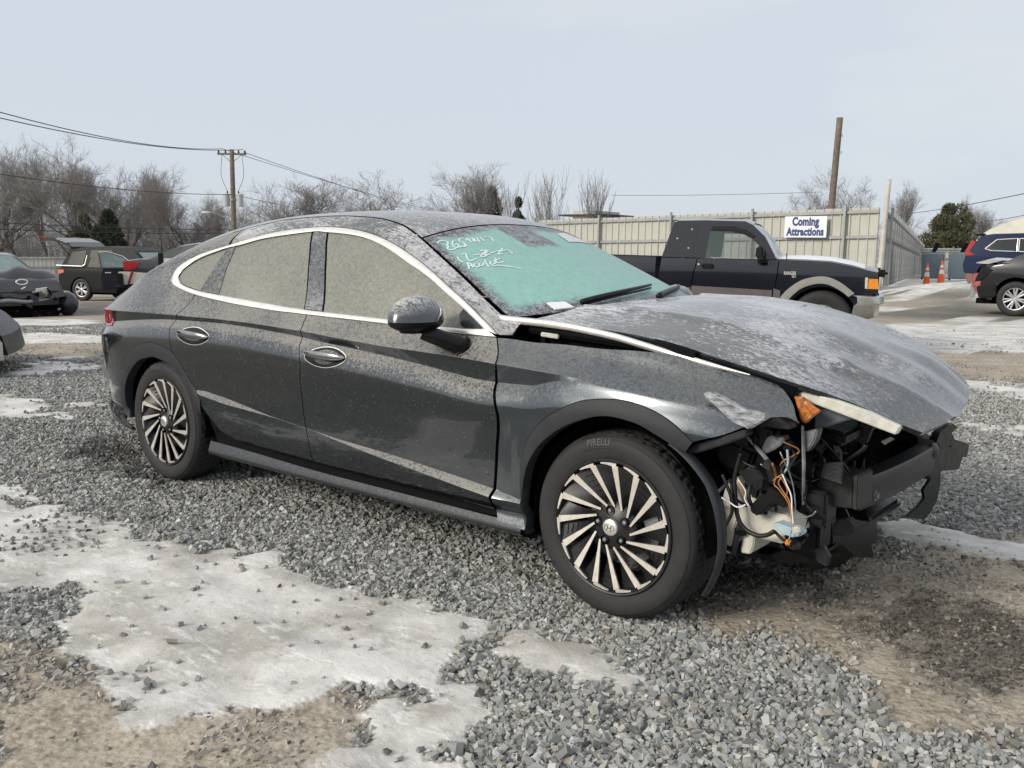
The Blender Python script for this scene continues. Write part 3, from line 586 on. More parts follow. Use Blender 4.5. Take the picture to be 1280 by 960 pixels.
# torn front end: flat-cut pieces (name, material, axis, from, to, outline) and wires (name, material, radius, path), metres
WRECK = [
 ('headlamp_lens_shard', 'lens', 'y', -0.885, -0.855, [(3.1563, 0.8221), (3.1781, 0.8283), (3.2169, 0.8162), (3.2983, 0.7859), (3.3681, 0.7798), (3.3715, 0.7656), (3.3396, 0.7419), (3.3172, 0.7266), (3.261, 0.7415), (3.2135, 0.7757), (3.1653, 0.8079)]),
 ('washer_tank', 'tank', 'y', -0.74, -0.59, [(3.1824, 0.5082), (3.2178, 0.5357), (3.2448, 0.503), (3.288, 0.471), (3.3359, 0.4405), (3.3971, 0.4394), (3.4167, 0.4174), (3.4142, 0.3726), (3.3842, 0.3451), (3.3088, 0.3447), (3.2916, 0.3571), (3.2882, 0.3187), (3.2788, 0.287), (3.2425, 0.2842), (3.246, 0.3231), (3.2522, 0.365), (3.2257, 0.3865), (3.2139, 0.3406), (3.2077, 0.2956), (3.1755, 0.305), (3.1774, 0.3822), (3.1682, 0.4487)]),
 ('pump_bracket', 'plastic', 'y', -0.77, -0.72, [(3.2448, 0.5617), (3.2762, 0.5904), (3.304, 0.5767), (3.3328, 0.5427), (3.342, 0.521), (3.3073, 0.5174), (3.2745, 0.522), (3.2574, 0.5322)]),
 ('headlamp_motor', 'blackplastic', 'y', -0.79, -0.72, [(3.2899, 0.4607), (3.3151, 0.4941), (3.3408, 0.5118), (3.3526, 0.5371), (3.3875, 0.5203), (3.4176, 0.4927), (3.4032, 0.4747), (3.3659, 0.4881), (3.3438, 0.458), (3.321, 0.4354), (3.2937, 0.4405)]),
 ('ballast_box', 'paleblue', 'y', -0.8, -0.75, [(3.3664, 0.4182), (3.3894, 0.428), (3.4234, 0.4222), (3.4619, 0.4175), (3.4678, 0.4035), (3.438, 0.3921), (3.412, 0.3968)]),
 ('connector_plug', 'cream', 'y', -0.83, -0.8, [(3.4431, 0.4306), (3.4677, 0.4407), (3.4763, 0.4225), (3.4545, 0.4103)]),
 ('indicator_bulb', 'amber', 'y', -0.78, -0.76, [(3.4051, 0.3699), (3.4176, 0.3778), (3.4262, 0.3641), (3.4164, 0.3542), (3.4058, 0.3571)]),
 ('amber_reflector', 'foil', 'y', -0.7, -0.68, [(3.3763, 0.8153), (3.4049, 0.8135), (3.4236, 0.8005), (3.4449, 0.7854), (3.4632, 0.775), (3.4415, 0.7573), (3.4201, 0.7317), (3.4043, 0.7373), (3.3918, 0.7739)]),
 ('hood_side_rail', 'cream', 'y', -0.66, -0.63, [(3.3623, 0.8169), (3.388, 0.8249), (3.4833, 0.8127), (3.595, 0.7861), (3.6931, 0.7524), (3.6812, 0.7266), (3.6434, 0.736), (3.536, 0.7639), (3.4211, 0.7928)]),
 ('inner_fender', 'bluegrey', 'y', -0.62, -0.608, [(3.3764, 0.7932), (3.4703, 0.7835), (3.5837, 0.7571), (3.5423, 0.7544), (3.4987, 0.736), (3.4543, 0.7148), (3.4109, 0.7038), (3.3821, 0.6999)]),
 ('stay_rod', 'steel', 'y', -0.72, -0.708, [(3.413, 0.7285), (3.4194, 0.7293), (3.4331, 0.6094), (3.4361, 0.4764), (3.431, 0.4755), (3.4229, 0.6078)]),
 ('lamp_mount_rail', 'plastic', 'y', -0.87, -0.82, [(3.0865, 0.6248), (3.134, 0.6528), (3.216, 0.6852), (3.2947, 0.7213), (3.3055, 0.7153), (3.3037, 0.7001), (3.2307, 0.6644), (3.141, 0.6252), (3.0957, 0.6131)]),
 ('strut_bar', 'steel', 'y', -0.78, -0.766, [(3.2511, 0.687), (3.2578, 0.6905), (3.3409, 0.6179), (3.3386, 0.6124), (3.3279, 0.6133)]),
 ('lamp_carrier', 'plastic', 'y', -0.8, -0.74, [(3.3261, 0.7584), (3.3702, 0.759), (3.4046, 0.7386), (3.4129, 0.7273), (3.3722, 0.7243), (3.3357, 0.7269), (3.31, 0.7159)]),
 ('shiny_bracket', 'steel', 'y', -0.7, -0.65, [(3.414, 0.7054), (3.459, 0.7217), (3.4514, 0.6802), (3.4283, 0.6411), (3.4146, 0.6544)]),
 ('lamp_fixing', 'steel', 'y', -0.76, -0.71, [(3.301, 0.6471), (3.3253, 0.6892), (3.3437, 0.6918), (3.3573, 0.6835), (3.3645, 0.6947), (3.3805, 0.6868), (3.3662, 0.6644), (3.3437, 0.6457), (3.3154, 0.6286)]),
 ('bellows', 'blackplastic', 'y', -0.74, -0.68, [(3.3645, 0.6815), (3.3959, 0.6783), (3.4018, 0.6665), (3.3877, 0.6415), (3.3638, 0.6481)]),
 ('crash_box', 'darksteel', 'y', -0.56, -0.44, [(3.4068, 0.5613), (3.4623, 0.5624), (3.5323, 0.5557), (3.5367, 0.4513), (3.4829, 0.4463), (3.4213, 0.4588)]),
 ('crash_flange', 'darksteel', 'y', -0.57, -0.43, [(3.5327, 0.5629), (3.5505, 0.5607), (3.5553, 0.4518), (3.5377, 0.451)]),
 ('hanging_flap', 'blackplastic', 'x', 3.45, 3.462, [(0.2909, 0.2198), (0.4606, 0.2269), (0.5577, 0.2447), (0.5238, 0.2861), (0.6097, 0.3112), (0.6622, 0.3366), (0.7922, 0.3131), (0.7965, 0.2543), (0.7641, 0.1917), (0.6759, 0.1563), (0.5967, 0.1417)]),
 ('radiator_support', 'blackplastic', 'x', 3.22, 3.27, [(-0.5637, 0.2374), (-0.4648, 0.2329), (-0.2433, 0.1627), (-0.1667, 0.1561), (0.0208, 0.0832), (0.3747, 0.0076), (0.6962, -0.0656), (0.7703, -0.1032), (0.7286, -0.1155), (0.3817, -0.0297), (0.3469, -0.049), (0.1905, -0.0009), (-0.0729, 0.0553), (-0.2762, 0.134), (-0.4927, 0.1902)]),
 ('lower_duct', 'blackplastic', 'x', 3.3, 3.4, [(-0.3563, 0.3504), (-0.1179, 0.2988), (0.1417, 0.2361), (0.178, 0.1417), (0.1073, 0.1321), (0.1543, 0.0741), (-0.0901, 0.1358), (-0.2222, 0.212), (-0.3338, 0.2509)]),
 ('warning_label', 'cream', 'y', -0.36, -0.356, [(3.5471, 0.6415), (3.5767, 0.662), (3.5899, 0.6558), (3.5607, 0.6326)]),
 ('beam_end_bracket', 'blackplastic', 'x', 3.5, 3.36, [(0.4034, 0.4809), (0.433, 0.4959), (0.5775, 0.48), (0.9224, 0.4005), (0.9911, 0.3598), (0.9391, 0.3059), (0.652, 0.3503), (0.6293, 0.3439), (0.4992, 0.3406), (0.4074, 0.3844)]),
 ('beam_end_cap', 'blackplastic', 'x', 3.44, 3.32, [(0.9485, 0.4428), (1.1722, 0.3937), (1.3667, 0.3479), (1.342, 0.284), (1.2281, 0.311), (1.0377, 0.3729)]),
 ('torn_support', 'blackplastic', 'x', 3.52, 3.55, [(0.362, 0.5651), (0.4379, 0.577), (0.5557, 0.5772), (0.6109, 0.556), (0.539, 0.5527), (0.6228, 0.5578), (0.638, 0.5488), (0.5431, 0.5387), (0.6024, 0.5028), (0.5347, 0.4862), (0.3898, 0.5057), (0.3156, 0.5335)]),
]
WIRES = [
 ('wire', 'rubber', 0.0075, [(3.2508, -0.79, 0.6288), (3.2398, -0.79, 0.5775), (3.2336, -0.79, 0.5371), (3.2391, -0.79, 0.4854), (3.2508, -0.79, 0.4215), (3.2748, -0.79, 0.3866), (3.3165, -0.79, 0.3716), (3.351, -0.79, 0.3789), (3.3764, -0.79, 0.3972)]),
 ('wire', 'rubber', 0.006, [(3.2008, -0.81, 0.5537), (3.2194, -0.81, 0.5174), (3.2351, -0.81, 0.4834), (3.2403, -0.81, 0.437), (3.2255, -0.81, 0.3996), (3.2105, -0.81, 0.3645), (3.2066, -0.81, 0.3288), (3.219, -0.81, 0.3074), (3.2447, -0.81, 0.2997)]),
 ('wire', 'rubber', 0.01, [(3.239, -0.76, 0.3722), (3.2379, -0.76, 0.3396), (3.2312, -0.76, 0.3057), (3.2269, -0.76, 0.2803)]),
 ('wire', 'copper', 0.0022, [(3.3917, -0.79, 0.5821), (3.3719, -0.79, 0.566), (3.3679, -0.79, 0.5449), (3.3842, -0.79, 0.5325), (3.4147, -0.79, 0.4973), (3.4274, -0.79, 0.4565), (3.4345, -0.79, 0.4247)]),
 ('wire', 'paperwhite', 0.0022, [(3.3958, -0.8, 0.5846), (3.4103, -0.8, 0.5568), (3.4277, -0.8, 0.522), (3.4332, -0.8, 0.4725), (3.4409, -0.8, 0.4283)]),
 ('wire', 'copper', 0.002, [(3.3987, -0.8, 0.58), (3.3845, -0.8, 0.5573), (3.3988, -0.8, 0.5345), (3.4237, -0.8, 0.5036), (3.4372, -0.8, 0.4479)]),
 ('wire', 'paperwhite', 0.002, [(3.2566, -0.81, 0.5449), (3.2711, -0.81, 0.5292), (3.283, -0.81, 0.5105), (3.2816, -0.81, 0.4868), (3.2962, -0.81, 0.4661)]),
 ('wire', 'copper', 0.002, [(3.2523, -0.8, 0.537), (3.2645, -0.8, 0.513), (3.274, -0.8, 0.4886), (3.2859, -0.8, 0.4699)]),
 ('wire', 'paleblue', 0.004, [(3.3861, -0.75, 0.653), (3.3907, -0.75, 0.6181), (3.3895, -0.75, 0.5949), (3.3753, -0.75, 0.5694)]),
 ('wire', 'rubber', 0.005, [(3.3722, -0.78, 0.394), (3.3914, -0.78, 0.3799), (3.4051, -0.78, 0.3699)]),
 ('hose', 'rubber', 0.011, [(3.34, -0.247, 0.477), (3.34, -0.2204, 0.4126), (3.34, -0.2297, 0.3757), (3.34, -0.2954, 0.3539), (3.34, -0.3099, 0.304), (3.34, -0.286, 0.251), (3.34, -0.2013, 0.2095), (3.34, -0.0657, 0.1827), (3.34, 0.0742, 0.178), (3.34, 0.1423, 0.2013), (3.34, 0.1625, 0.2394)]),
 ('hose', 'rubber', 0.008, [(3.4441, -0.5, 0.5405), (3.4708, -0.5, 0.5772), (3.5052, -0.5, 0.6094), (3.5343, -0.5, 0.635), (3.5433, -0.5, 0.6521)]),
 ('wire', 'steel', 0.003, [(3.4103, -0.72, 0.4298), (3.441, -0.72, 0.4386), (3.4659, -0.72, 0.4513), (3.4777, -0.72, 0.4664)]),
 ('wire', 'rubber', 0.004, [(3.3, -0.78, 0.5856), (3.2587, -0.78, 0.5971), (3.241, -0.78, 0.6205), (3.2502, -0.78, 0.6531)]),
 ('wire', 'rubber', 0.005, [(3.3053, -0.7, 0.5723), (3.3451, -0.7, 0.584), (3.3844, -0.7, 0.593), (3.4092, -0.7, 0.615)]),
 ('wire', 'rubber', 0.004, [(3.4336, -0.7, 0.5546), (3.4201, -0.7, 0.5212), (3.4329, -0.7, 0.482), (3.4603, -0.7, 0.4561)]),
 ('wire', 'copper', 0.002, [(3.362, -0.79, 0.5566), (3.3767, -0.79, 0.5719), (3.3927, -0.79, 0.5645), (3.4098, -0.79, 0.537), (3.4062, -0.79, 0.511)]),
 ('wire', 'paperwhite', 0.0025, [(3.2116, -0.83, 0.4832), (3.2399, -0.83, 0.4727), (3.2679, -0.83, 0.4623), (3.2943, -0.83, 0.4752)]),
]
# chalk strokes on the windscreen in (s, v) of the glass surface
STROKES = [
 [(0.3586, -0.9417), (0.3641, -0.9152), (0.3615, -0.8852), (0.3536, -0.8665), (0.3443, -0.8809), (0.3398, -0.8999), (0.3347, -0.8941), (0.3269, -0.9171), (0.3177, -0.9123), (0.3163, -0.8795), (0.3214, -0.8553)],
 [(0.3517, -0.8191), (0.344, -0.845), (0.3292, -0.8647), (0.3195, -0.8559), (0.3252, -0.8298), (0.3338, -0.825), (0.3341, -0.8461)],
 [(0.352, -0.7232), (0.353, -0.7606), (0.3428, -0.7871), (0.3349, -0.7754), (0.3251, -0.7775), (0.3172, -0.8059), (0.3202, -0.8243), (0.3186, -0.8394), (0.3165, -0.7889), (0.3202, -0.7722)],
 [(0.3494, -0.7027), (0.3426, -0.729), (0.3387, -0.7151), (0.345, -0.7002), (0.3274, -0.7218)],
 [(0.3472, -0.6677), (0.3264, -0.6984)],
 [(0.3422, -0.66), (0.3283, -0.6808), (0.3297, -0.6578)],
 [(0.3434, -0.6332), (0.3202, -0.6642)],
 [(0.3425, -0.6046), (0.3214, -0.6187)],
 [(0.3406, -0.5752), (0.3367, -0.5299), (0.3262, -0.5381), (0.3134, -0.5555)],
 [(0.2812, -0.9184), (0.2628, -0.9286), (0.2534, -0.92)],
 [(0.286, -0.8775), (0.2862, -0.8549), (0.2784, -0.8572), (0.2634, -0.8749), (0.2522, -0.8779), (0.2529, -0.8451), (0.2565, -0.8171)],
 [(0.2719, -0.8161), (0.27, -0.7749)],
 [(0.2837, -0.7445), (0.2851, -0.7088), (0.2793, -0.7094), (0.2626, -0.778), (0.2573, -0.7662), (0.2609, -0.7336)],
 [(0.2814, -0.7108), (0.2789, -0.6894), (0.2643, -0.7464), (0.2631, -0.7031)],
 [(0.2677, -0.6931), (0.2688, -0.649)],
 [(0.2746, -0.6295), (0.2649, -0.628), (0.2566, -0.6592), (0.2569, -0.6229)],
 [(0.2786, -0.5665), (0.268, -0.6207), (0.27, -0.5786), (0.2695, -0.5484), (0.2566, -0.5505), (0.25, -0.5613)],
 [(0.2205, -0.9308), (0.2387, -0.9108), (0.2467, -0.9027), (0.2377, -0.8923), (0.2234, -0.904)],
 [(0.2323, -0.9163), (0.2313, -0.8981)],
 [(0.2373, -0.8651), (0.2296, -0.8861), (0.2218, -0.8799), (0.2252, -0.8539)],
 [(0.2361, -0.844), (0.2252, -0.8539), (0.2258, -0.8324), (0.2337, -0.8122)],
 [(0.2448, -0.7854), (0.226, -0.8064), (0.215, -0.8127)],
 [(0.2351, -0.7646), (0.222, -0.786), (0.2258, -0.7438), (0.245, -0.7081)],
 [(0.2402, -0.6792), (0.2324, -0.7406), (0.2236, -0.7219), (0.2252, -0.6857)],
 [(0.2156, -0.7887), (0.2149, -0.7513), (0.2088, -0.7227), (0.2022, -0.6849), (0.191, -0.6425)],
]
STICKER = [(0.3505, 0.2773), (0.3004, 0.2036), (0.3246, 0.7122), (0.377, 0.5155)]
# ---------------------------------------------------------------- the wrecked sedan
GREY = (.074, .082, .089)
M_body = paint('sedan_lacquer', GREY, metal=.88, rough=.24, dust=.58)
M_front = paint('sedan_lacquer_wiped', (.088, .100, .112), metal=.85, rough=.28, dust=.26, coat=.9)
M_top = paint('sedan_lacquer_frosted', GREY, metal=.8, rough=.26, dust=.3, frost=.95, frostcol=(.50, .50, .52))
M_hood = paint('hood_lacquer_frosted', (.065, .073, .082), metal=.8, rough=.26, dust=.3, frost=.95, frostcol=(.55, .56, .59), streak=(.45, 1.5, 1), melt=.22, fade=(3.1, 3.6, .5))
M_sill = paint('sill_lacquer', (.032, .034, .036), metal=.7, rough=.35, dust=.12)
M_arch = plain('shaded_arch_lip', (.030, .032, .035), .60, .0, .15, 20, spec=.3)  # arch lip is body-coloured; the shade on its facet is put into this colour
M_chrome = plain('satin_chrome', (.90, .87, .81), .34, .75, .05, 30)
M_grip = plain('dark_chrome', (.42, .42, .41), .16, .95, .1, 30)
M_bplas = plain('black_plastic', (.007, .007, .008), .36, 0, .3, 25, bump=.2, bscale=90, spec=.28)
M_plas = plain('grey_plastic', (.024, .025, .029), .45, 0, .25, 25, bump=.15, spec=.35)
M_dark = plain('dark_cavity', (.005, .005, .006), .8, 0, .3, 10, spec=.1)
M_rub = plain('tyre_rubber', (.022, .022, .023), .72, 0, .25, 18, bump=.25, bscale=160)
M_rub2 = plain('wire_rubber', (.010, .010, .011), .5, 0, .2, 30)
M_mach = plain('machined_alloy', (.78, .73, .66), .40, .70, .08, 40)
M_rimblk = plain('black_alloy', (.026, .026, .027), .40, .3, .3, 40)
M_steel = plain('bare_steel', (.28, .29, .30), .45, .8, .25, 40)
M_dsteel = plain('coated_steel', (.045, .045, .046), .38, .3, .2, 30, bump=.1, spec=.35)
M_tank = plain('translucent_tank', (.60, .58, .50), .5, 0, .16, 18, bump=.2, bscale=40)
M_cream = plain('dirty_white_plastic', (.55, .54, .48), .55, 0, .18, 30)
M_blue = plain('pale_blue_plastic', (.38, .50, .55), .45, 0, .12, 40)
M_bg = plain('blue_grey_primer', (.10, .115, .135), .45, .2, .2, 12)
M_amber = plain('amber_plastic', (.75, .27, .02), .35, 0, .2, 60)
M_copper = plain('copper_wire', (.50, .22, .07), .4, .3, .2, 60)
M_paper = plain('white_paper', (.78, .78, .78), .8, 0, .06, 80)
def foil():
    t = NT('cracked_amber_foil'); n = t.noise(70, 4, .7); v = t.voro(45)
    t.set(Base_Color=t.mix(t.rng(n, .42, .58), (.62, .17, .015), t.mix(t.rng(v, .1, .35), (.62, .50, .34), (.25, .10, .02))), Roughness=.35); t.bump(n, .8, .01); return t.m
M_foil = foil()
def lensmat():
    t = NT('scuffed_clear_plastic'); n = t.noise(26, 5, .7, vscale=(1, 1, 3))
    t.set(Base_Color=t.mix(t.rng(n, .35, .68), (.10, .11, .12), (.48, .50, .52)), Roughness=t.rng(n, .3, .7, .2, .55), Coat_Weight=.5); t.bump(n, .25, .004); return t.m
M_lens = lensmat()
def sideglass():
    t = NT('frosted_side_glass'); a = t.noise(120, 3, .75); b = t.noise(2.2, 3, .5); c = t.noise(46, 4, .7)
    k = t.math('ADD', t.math('MULTIPLY', a, .55), t.math('ADD', t.math('MULTIPLY', c, .3), t.math('MULTIPLY', b, .25)))
    col = t.mix(t.rng(k, .40, .68), (.085, .092, .080), (.27, .265, .215))
    t.set(Base_Color=col, Roughness=.38, Coat_Weight=.7, Coat_Roughness=.12); t.bump(a, .05, .001); return t.m
M_sglass = sideglass()
def windscreen():
    t = NT('frosted_windscreen'); uv = t.n('SeparateXYZ'); t.l(t.tc.outputs['UV'], uv.inputs[0])
    e1 = t.noise(7, 4, .6); fine = t.noise(115, 3, .75); mid = t.noise(26, 4, .6)
    av = t.math('ABSOLUTE', uv.outputs['X'], 0.0)
    w = t.math('MULTIPLY', t.math('SUBTRACT', e1, .5), .06)
    edge_v = t.rng(t.math('ADD', av, w), .90, .965)
    edge_t = t.rng(t.math('ADD', uv.outputs['Y'], w), .352, .378)
    edge_b = t.rng(t.math('ADD', uv.outputs['Y'], w), .066, .030)
    sx = t.rng(t.math('ABSOLUTE', t.math('ADD', uv.outputs['X'], .17), 0.0), .15, .19, 1, 0); sz = t.rng(t.math('ADD', uv.outputs['Y'], t.math('MULTIPLY', w, .5)), .268, .285)
    k = t.math('MAXIMUM', t.math('MAXIMUM', edge_v, edge_t), t.math('MAXIMUM', edge_b, t.math('MULTIPLY', sx, sz)))
    teal = t.mix(t.rng(mid, .35, .65), (.185, .40, .35), (.24, .46, .405)); teal = t.mix(t.rng(fine, .40, .66, 0, .5), teal, (.34, .56, .51))
    frit = t.mix(t.rng(t.math('ADD', t.math('MULTIPLY', fine, .6), t.math('MULTIPLY', mid, .4)), .45, .58), (.040, .042, .050), (.33, .34, .37))
    t.set(Base_Color=t.mix(k, teal, frit), Roughness=.5, Coat_Weight=.3, Coat_Roughness=.3); t.bump(fine, .12, .002); return t.m
M_ws = windscreen()
M_tail = plain('tail_lamp_red', (.30, .012, .018), .25, 0, .25, 50, coat=.6)
M_dglass = plain('dark_glass', (.012, .016, .016), .12, 0, .2, 40, coat=.6)
MAT = dict(lens=M_lens, tank=M_tank, plastic=M_plas, blackplastic=M_bplas, paleblue=M_blue, cream=M_cream, amber=M_amber, foil=M_foil, bluegrey=M_bg, steel=M_steel, darksteel=M_dsteel, rubber=M_rub2, copper=M_copper, paperwhite=M_paper)

sedan = empty('sedan'); tag(sedan, 'dark grey frosted sedan with its front end torn open', 'car')
seam = lambda x0, x1, n: np.stack([np.linspace(x0, x1, n), z_seam(np.linspace(x0, x1, n))], 1)
C_ = {k: rs(v, max(8, 10 * len(v))) if len(v) > 2 else np.array(v) for k, v in T.items()}
def cat(*a): return np.concatenate([np.asarray(q) for q in a])
def cutx(c, x0, x1):
    c = np.asarray(c); return c[(c[:, 0] >= min(x0, x1)) & (c[:, 0] <= max(x0, x1))]
belt = C_['belt_lo']; chro = C_['chrome_out']
for sg in (-1, 1):
    k = dict(wf=side_w, parent=sedan, sgn=sg)
    fd = cat(cutx(belt, T['b_cut'][0][0], 2.262), C_['fend_cut'], C_['door_bot_front'], C_['b_cut'][::-1])
    d1 = panel('front_door', fd, mat=M_body, zcell=.014, knots=side_knots, **k)
    rd = cat(cutx(belt, T['rear_cut'][-1][0], T['b_cut'][0][0]), C_['b_cut'], C_['door_bot_rear'], C_['rear_cut'])
    d2 = panel('rear_door', rd, mat=M_body, zcell=.014, knots=side_knots, **k)
    arch_r = C_['rarch_out']
    # rear quarter: from the door cut round the arch to the tail, up to the roof seam
    tail = np.array([(-1.115, z) for z in np.linspace(.70, .895, 6)])
    bt = np.array([(-.40, .565), (-.45, .60), (-.56, .645), (-.75, .68), (-1.115, .70)])
    ql = cat(C_['rear_cut'][(C_['rear_cut'][:, 1] > .50) & (C_['rear_cut'][:, 0] < .335)], cutx(belt, .0, .243)[::-1], chro[(chro[:, 0] < .37) ][::-1], seam(.37, -1.115, 60), tail[::-1], bt[::-1], arch_r[(arch_r[:, 1] > .565) & (arch_r[:, 0] < .32)][::-1])
    panel('rear_quarter', ql, mat=M_body, zcell=.02, knots=side_knots, **k)
    ar = arch_r[(arch_r[:, 1] < .56) & (arch_r[:, 0] < -.2)]
    bp = cat(bt, np.array([(-1.115, z) for z in np.linspace(.68, .36, 5)]), [(-1.06, .29), (-.95, .235), (-.6, .20), (-.42, .205)], ar[::-1])
    panel('rear_bumper', bp, mat=M_body, **k)
    rail = cat(chro[(chro[:, 0] > .372)], seam(.372, 2.31, 90), [(2.335, .985), (2.33, .94), (2.275, .937)])
    panel('roof_rail', rail, mat=M_top, zcell=.012, **k)
    # fender: behind, over and in front of the wheel
    fo = C_['farch_out']
    fcut = C_['fend_cut'] + np.stack([np.interp(C_['fend_cut'][:, 1], [.3, .80, .86], [.010, .008, 0]), 0*C_['fend_cut'][:, 1]], 1)
    ff = cat(C_['fend_top'], C_['fend_front'], fo[fo[:, 1] > .245], [(2.47, .235), (2.335, .245)], fcut[::-1])
    panel('front_fender', ff, mat=M_front, zcell=.02, knots=side_knots, **k)
    xs = np.linspace(.42, 2.455, 40)
    panel('sill', cat(np.stack([xs, z_sill0(xs)], 1), np.stack([xs, z_dbot(xs) - .032], 1)[::-1]), mat=M_sill, hem=.02, zcell=.012, **k)
    strip('wheel_arch_lip', T['farch_out'], T['farch_in'], side_w, M_arch, sedan, 70, off=.004, th=.05, sgn=sg)
    strip('wheel_arch_lip', T['rarch_out'][:-1], T['rarch_in'][:-1], side_w, M_arch, sedan, 70, off=.004, th=.05, sgn=sg)
    strip('window_chrome', T['chrome_out'], T['chrome_in'], side_w, M_chrome, sedan, 110, off=.007, sgn=sg)
    strip('belt_chrome', T['belt_lo'], T['belt_hi'], side_w, M_chrome, sedan, 90, off=.006, sgn=sg)
    # glazing sits a little inside the frames
    ci, bh = C_['chrome_in'], C_['belt_hi']
    gf = cat(cutx(ci, 1.088, 2.3), cutx(bh, 1.238, 2.19))
    panel('front_window', gf, mat=M_sglass, cell=.05, off=-.004, gap=-.002, hem=.006, **k)
    gr_ = cat([T['glass_rear_rear'][2], T['glass_rear_rear'][1], T['glass_rear_rear'][0]], cutx(ci, .434, .98)[::-1], cutx(bh, .434, 1.11)[::-1])
    panel('rear_window', gr_, mat=M_sglass, cell=.05, off=-.004, gap=-.002, hem=.006, **k)
    gq = cat([T['quarter_cut'][2], T['quarter_cut'][1], T['quarter_cut'][0]], cutx(ci, .03, .365), cutx(bh, .03, .262))
    panel('quarter_window', gq, mat=M_sglass, cell=.05, off=-.004, gap=.003, hem=.006, **k)
    ffm = cat([T['quarter_cut'][2], T['quarter_cut'][1], T['quarter_cut'][0]], cutx(ci, .373, .43)[::-1], T['glass_rear_rear'], cutx(bh, .27, .425)[::-1])
    panel('window_divider', ffm, mat=M_body, cell=.05, off=-.001, gap=.002, **k)
    bpil = cat([T['glass_rear_front'][1], T['glass_rear_front'][0]], cutx(ci, .985, 1.085)[::-1], T['glass_front'], cutx(bh, 1.114, 1.236)[::-1])
    pil = panel('door_pillar', bpil, mat=M_top, cell=.05, off=-.001, gap=.003, **k)
    sp = rs(T['sail'] + [T['sail'][0]], 40)[:-1]
    panel('clear_patch', sp, mat=M_dglass, cell=.05, off=.0005, gap=0, hem=.003, **k)
    # shut line in the door pillar and behind the gaps: a dark inner skin
    inner = cat(np.stack([np.linspace(-1.08, 2.3, 60), z_belt(np.linspace(-1.08, 2.3, 60)) - .01], 1), [(2.45, .90), (2.44, .60), (2.43, .42), (2.45, .25)], [(.45, .21), (.40, .45)], C_['rarch_out'][C_['rarch_out'][:, 1] > .45], [(-.46, .40), (-.46, .27), (-1.08, .33)])
    panel('inner_panel', inner, mat=M_dark, cell=.08, off=-.03, gap=.004, hem=0, **k)
    # door handles: a flat dark disc painting the cup's shade, and a bowed grip
    for (a, b), dr in ((T['handle_f'], d1), (T['handle_r'], d2)):
        cx, cz = (a[0] + b[0]) / 2, (a[1] + b[1]) / 2; hl = (b[0] - a[0]) / 2 * .98; sl = (b[1] - a[1]) / (b[0] - a[0])
        th = np.linspace(0, 2*math.pi, 36, endpoint=False)
        cup = np.stack([cx + hl * np.cos(th), cz - .004 + .042 * np.sin(th) * (1 - .25 * np.cos(th) ** 2) + sl * hl * np.cos(th)], 1)
        ring = panel('handle_rim', cup, mat=M_chrome, parent=dr, wf=side_w, sgn=sg, cell=.1, off=.0015, gap=-.0035, hem=.004)
        cupo = panel('handle_cup_shade', cup, mat=M_bplas, parent=dr, wf=side_w, sgn=sg, cell=.1, off=.003, gap=0.0, hem=.006)
        t = np.linspace(-1, 1, 21); rows = []
        for q in np.linspace(0, 2*math.pi, 13)[:-1]:
            hh = .017 * (1 - np.abs(t) ** 3.2) ** .6 + .001; px = cx + t * hl * 1.0; pz = cz + .006 + sl * t * hl + hh * np.sin(q) - .008 * t
            rows.append(np.stack([px, sg * (side_w(px, np.full_like(px, cz)) + .004 + .026 * (1 - np.abs(t) ** 2.5) + .007 * np.cos(q)), pz], 1))
        rows.append(rows[0]); MB().grid(np.stack(rows)).build('door_handle', M_grip, dr, smooth=True)
    # tail lamp wrapping the corner
    tl = cat([(-.60, .893), (-1.11, .872), (-1.112, .765), (-.86, .778), (-.53, .805)])
    o = panel('tail_lamp', tl, mat=M_tail, cell=.03, off=.006, gap=0, hem=.02, **k)
    # mirror: cap over a black shell on a foot
    A = np.linspace(0, 2*math.pi, 25)[:-1]; rows_c, rows_b = [], []
    cxm, cym, czm = 2.005, sg * 1.0, .985
    for t in np.linspace(0, 1, 9):
        h = t * .098; g = (1 - t ** 2.3) ** .5 if t < 1 else .02
        rows_c.append(np.stack([cxm - .008*t + (.082 * g) * np.cos(A), cym + sg*(-.012*t) + (.128 * g) * np.sin(A), np.full_like(A, czm + h)], 1))
    for t in np.linspace(0, 1, 6):
        g = (1 - t ** 2.0) ** .5 * .985 if t < 1 else .55
        rows_b.append(np.stack([cxm + .082 * max(g, .55) * np.cos(A), cym + .128 * max(g, .5) * np.sin(A), np.full_like(A, czm - .002 - t * .042)], 1))
    mir = empty('wing_mirror', (0, 0, 0), 0, sedan)
    def ringed(rows, nm, mt):
        P = np.stack(rows); P = np.concatenate([P, P[:, :1]], 1); mb = MB().grid(P); n = P.shape[1] - 1
        mb.add(P[0][:-1], [tuple(range(n))]); mb.add(P[-1][:-1], [tuple(range(n))]); return mb.build(nm, mt, mir, angle=60)
    ringed(rows_c, 'mirror_cap', M_top); ringed(rows_b, 'mirror_shell', M_bplas)
    MB().tube([(2.035, sg*.995, .945), (2.075, sg*.955, .925), (2.115, sg*.90, .897), (2.13, sg*.862, .888)], [.030, .032, .036, .040], 12).build('mirror_foot', M_bplas, mir, smooth=True)

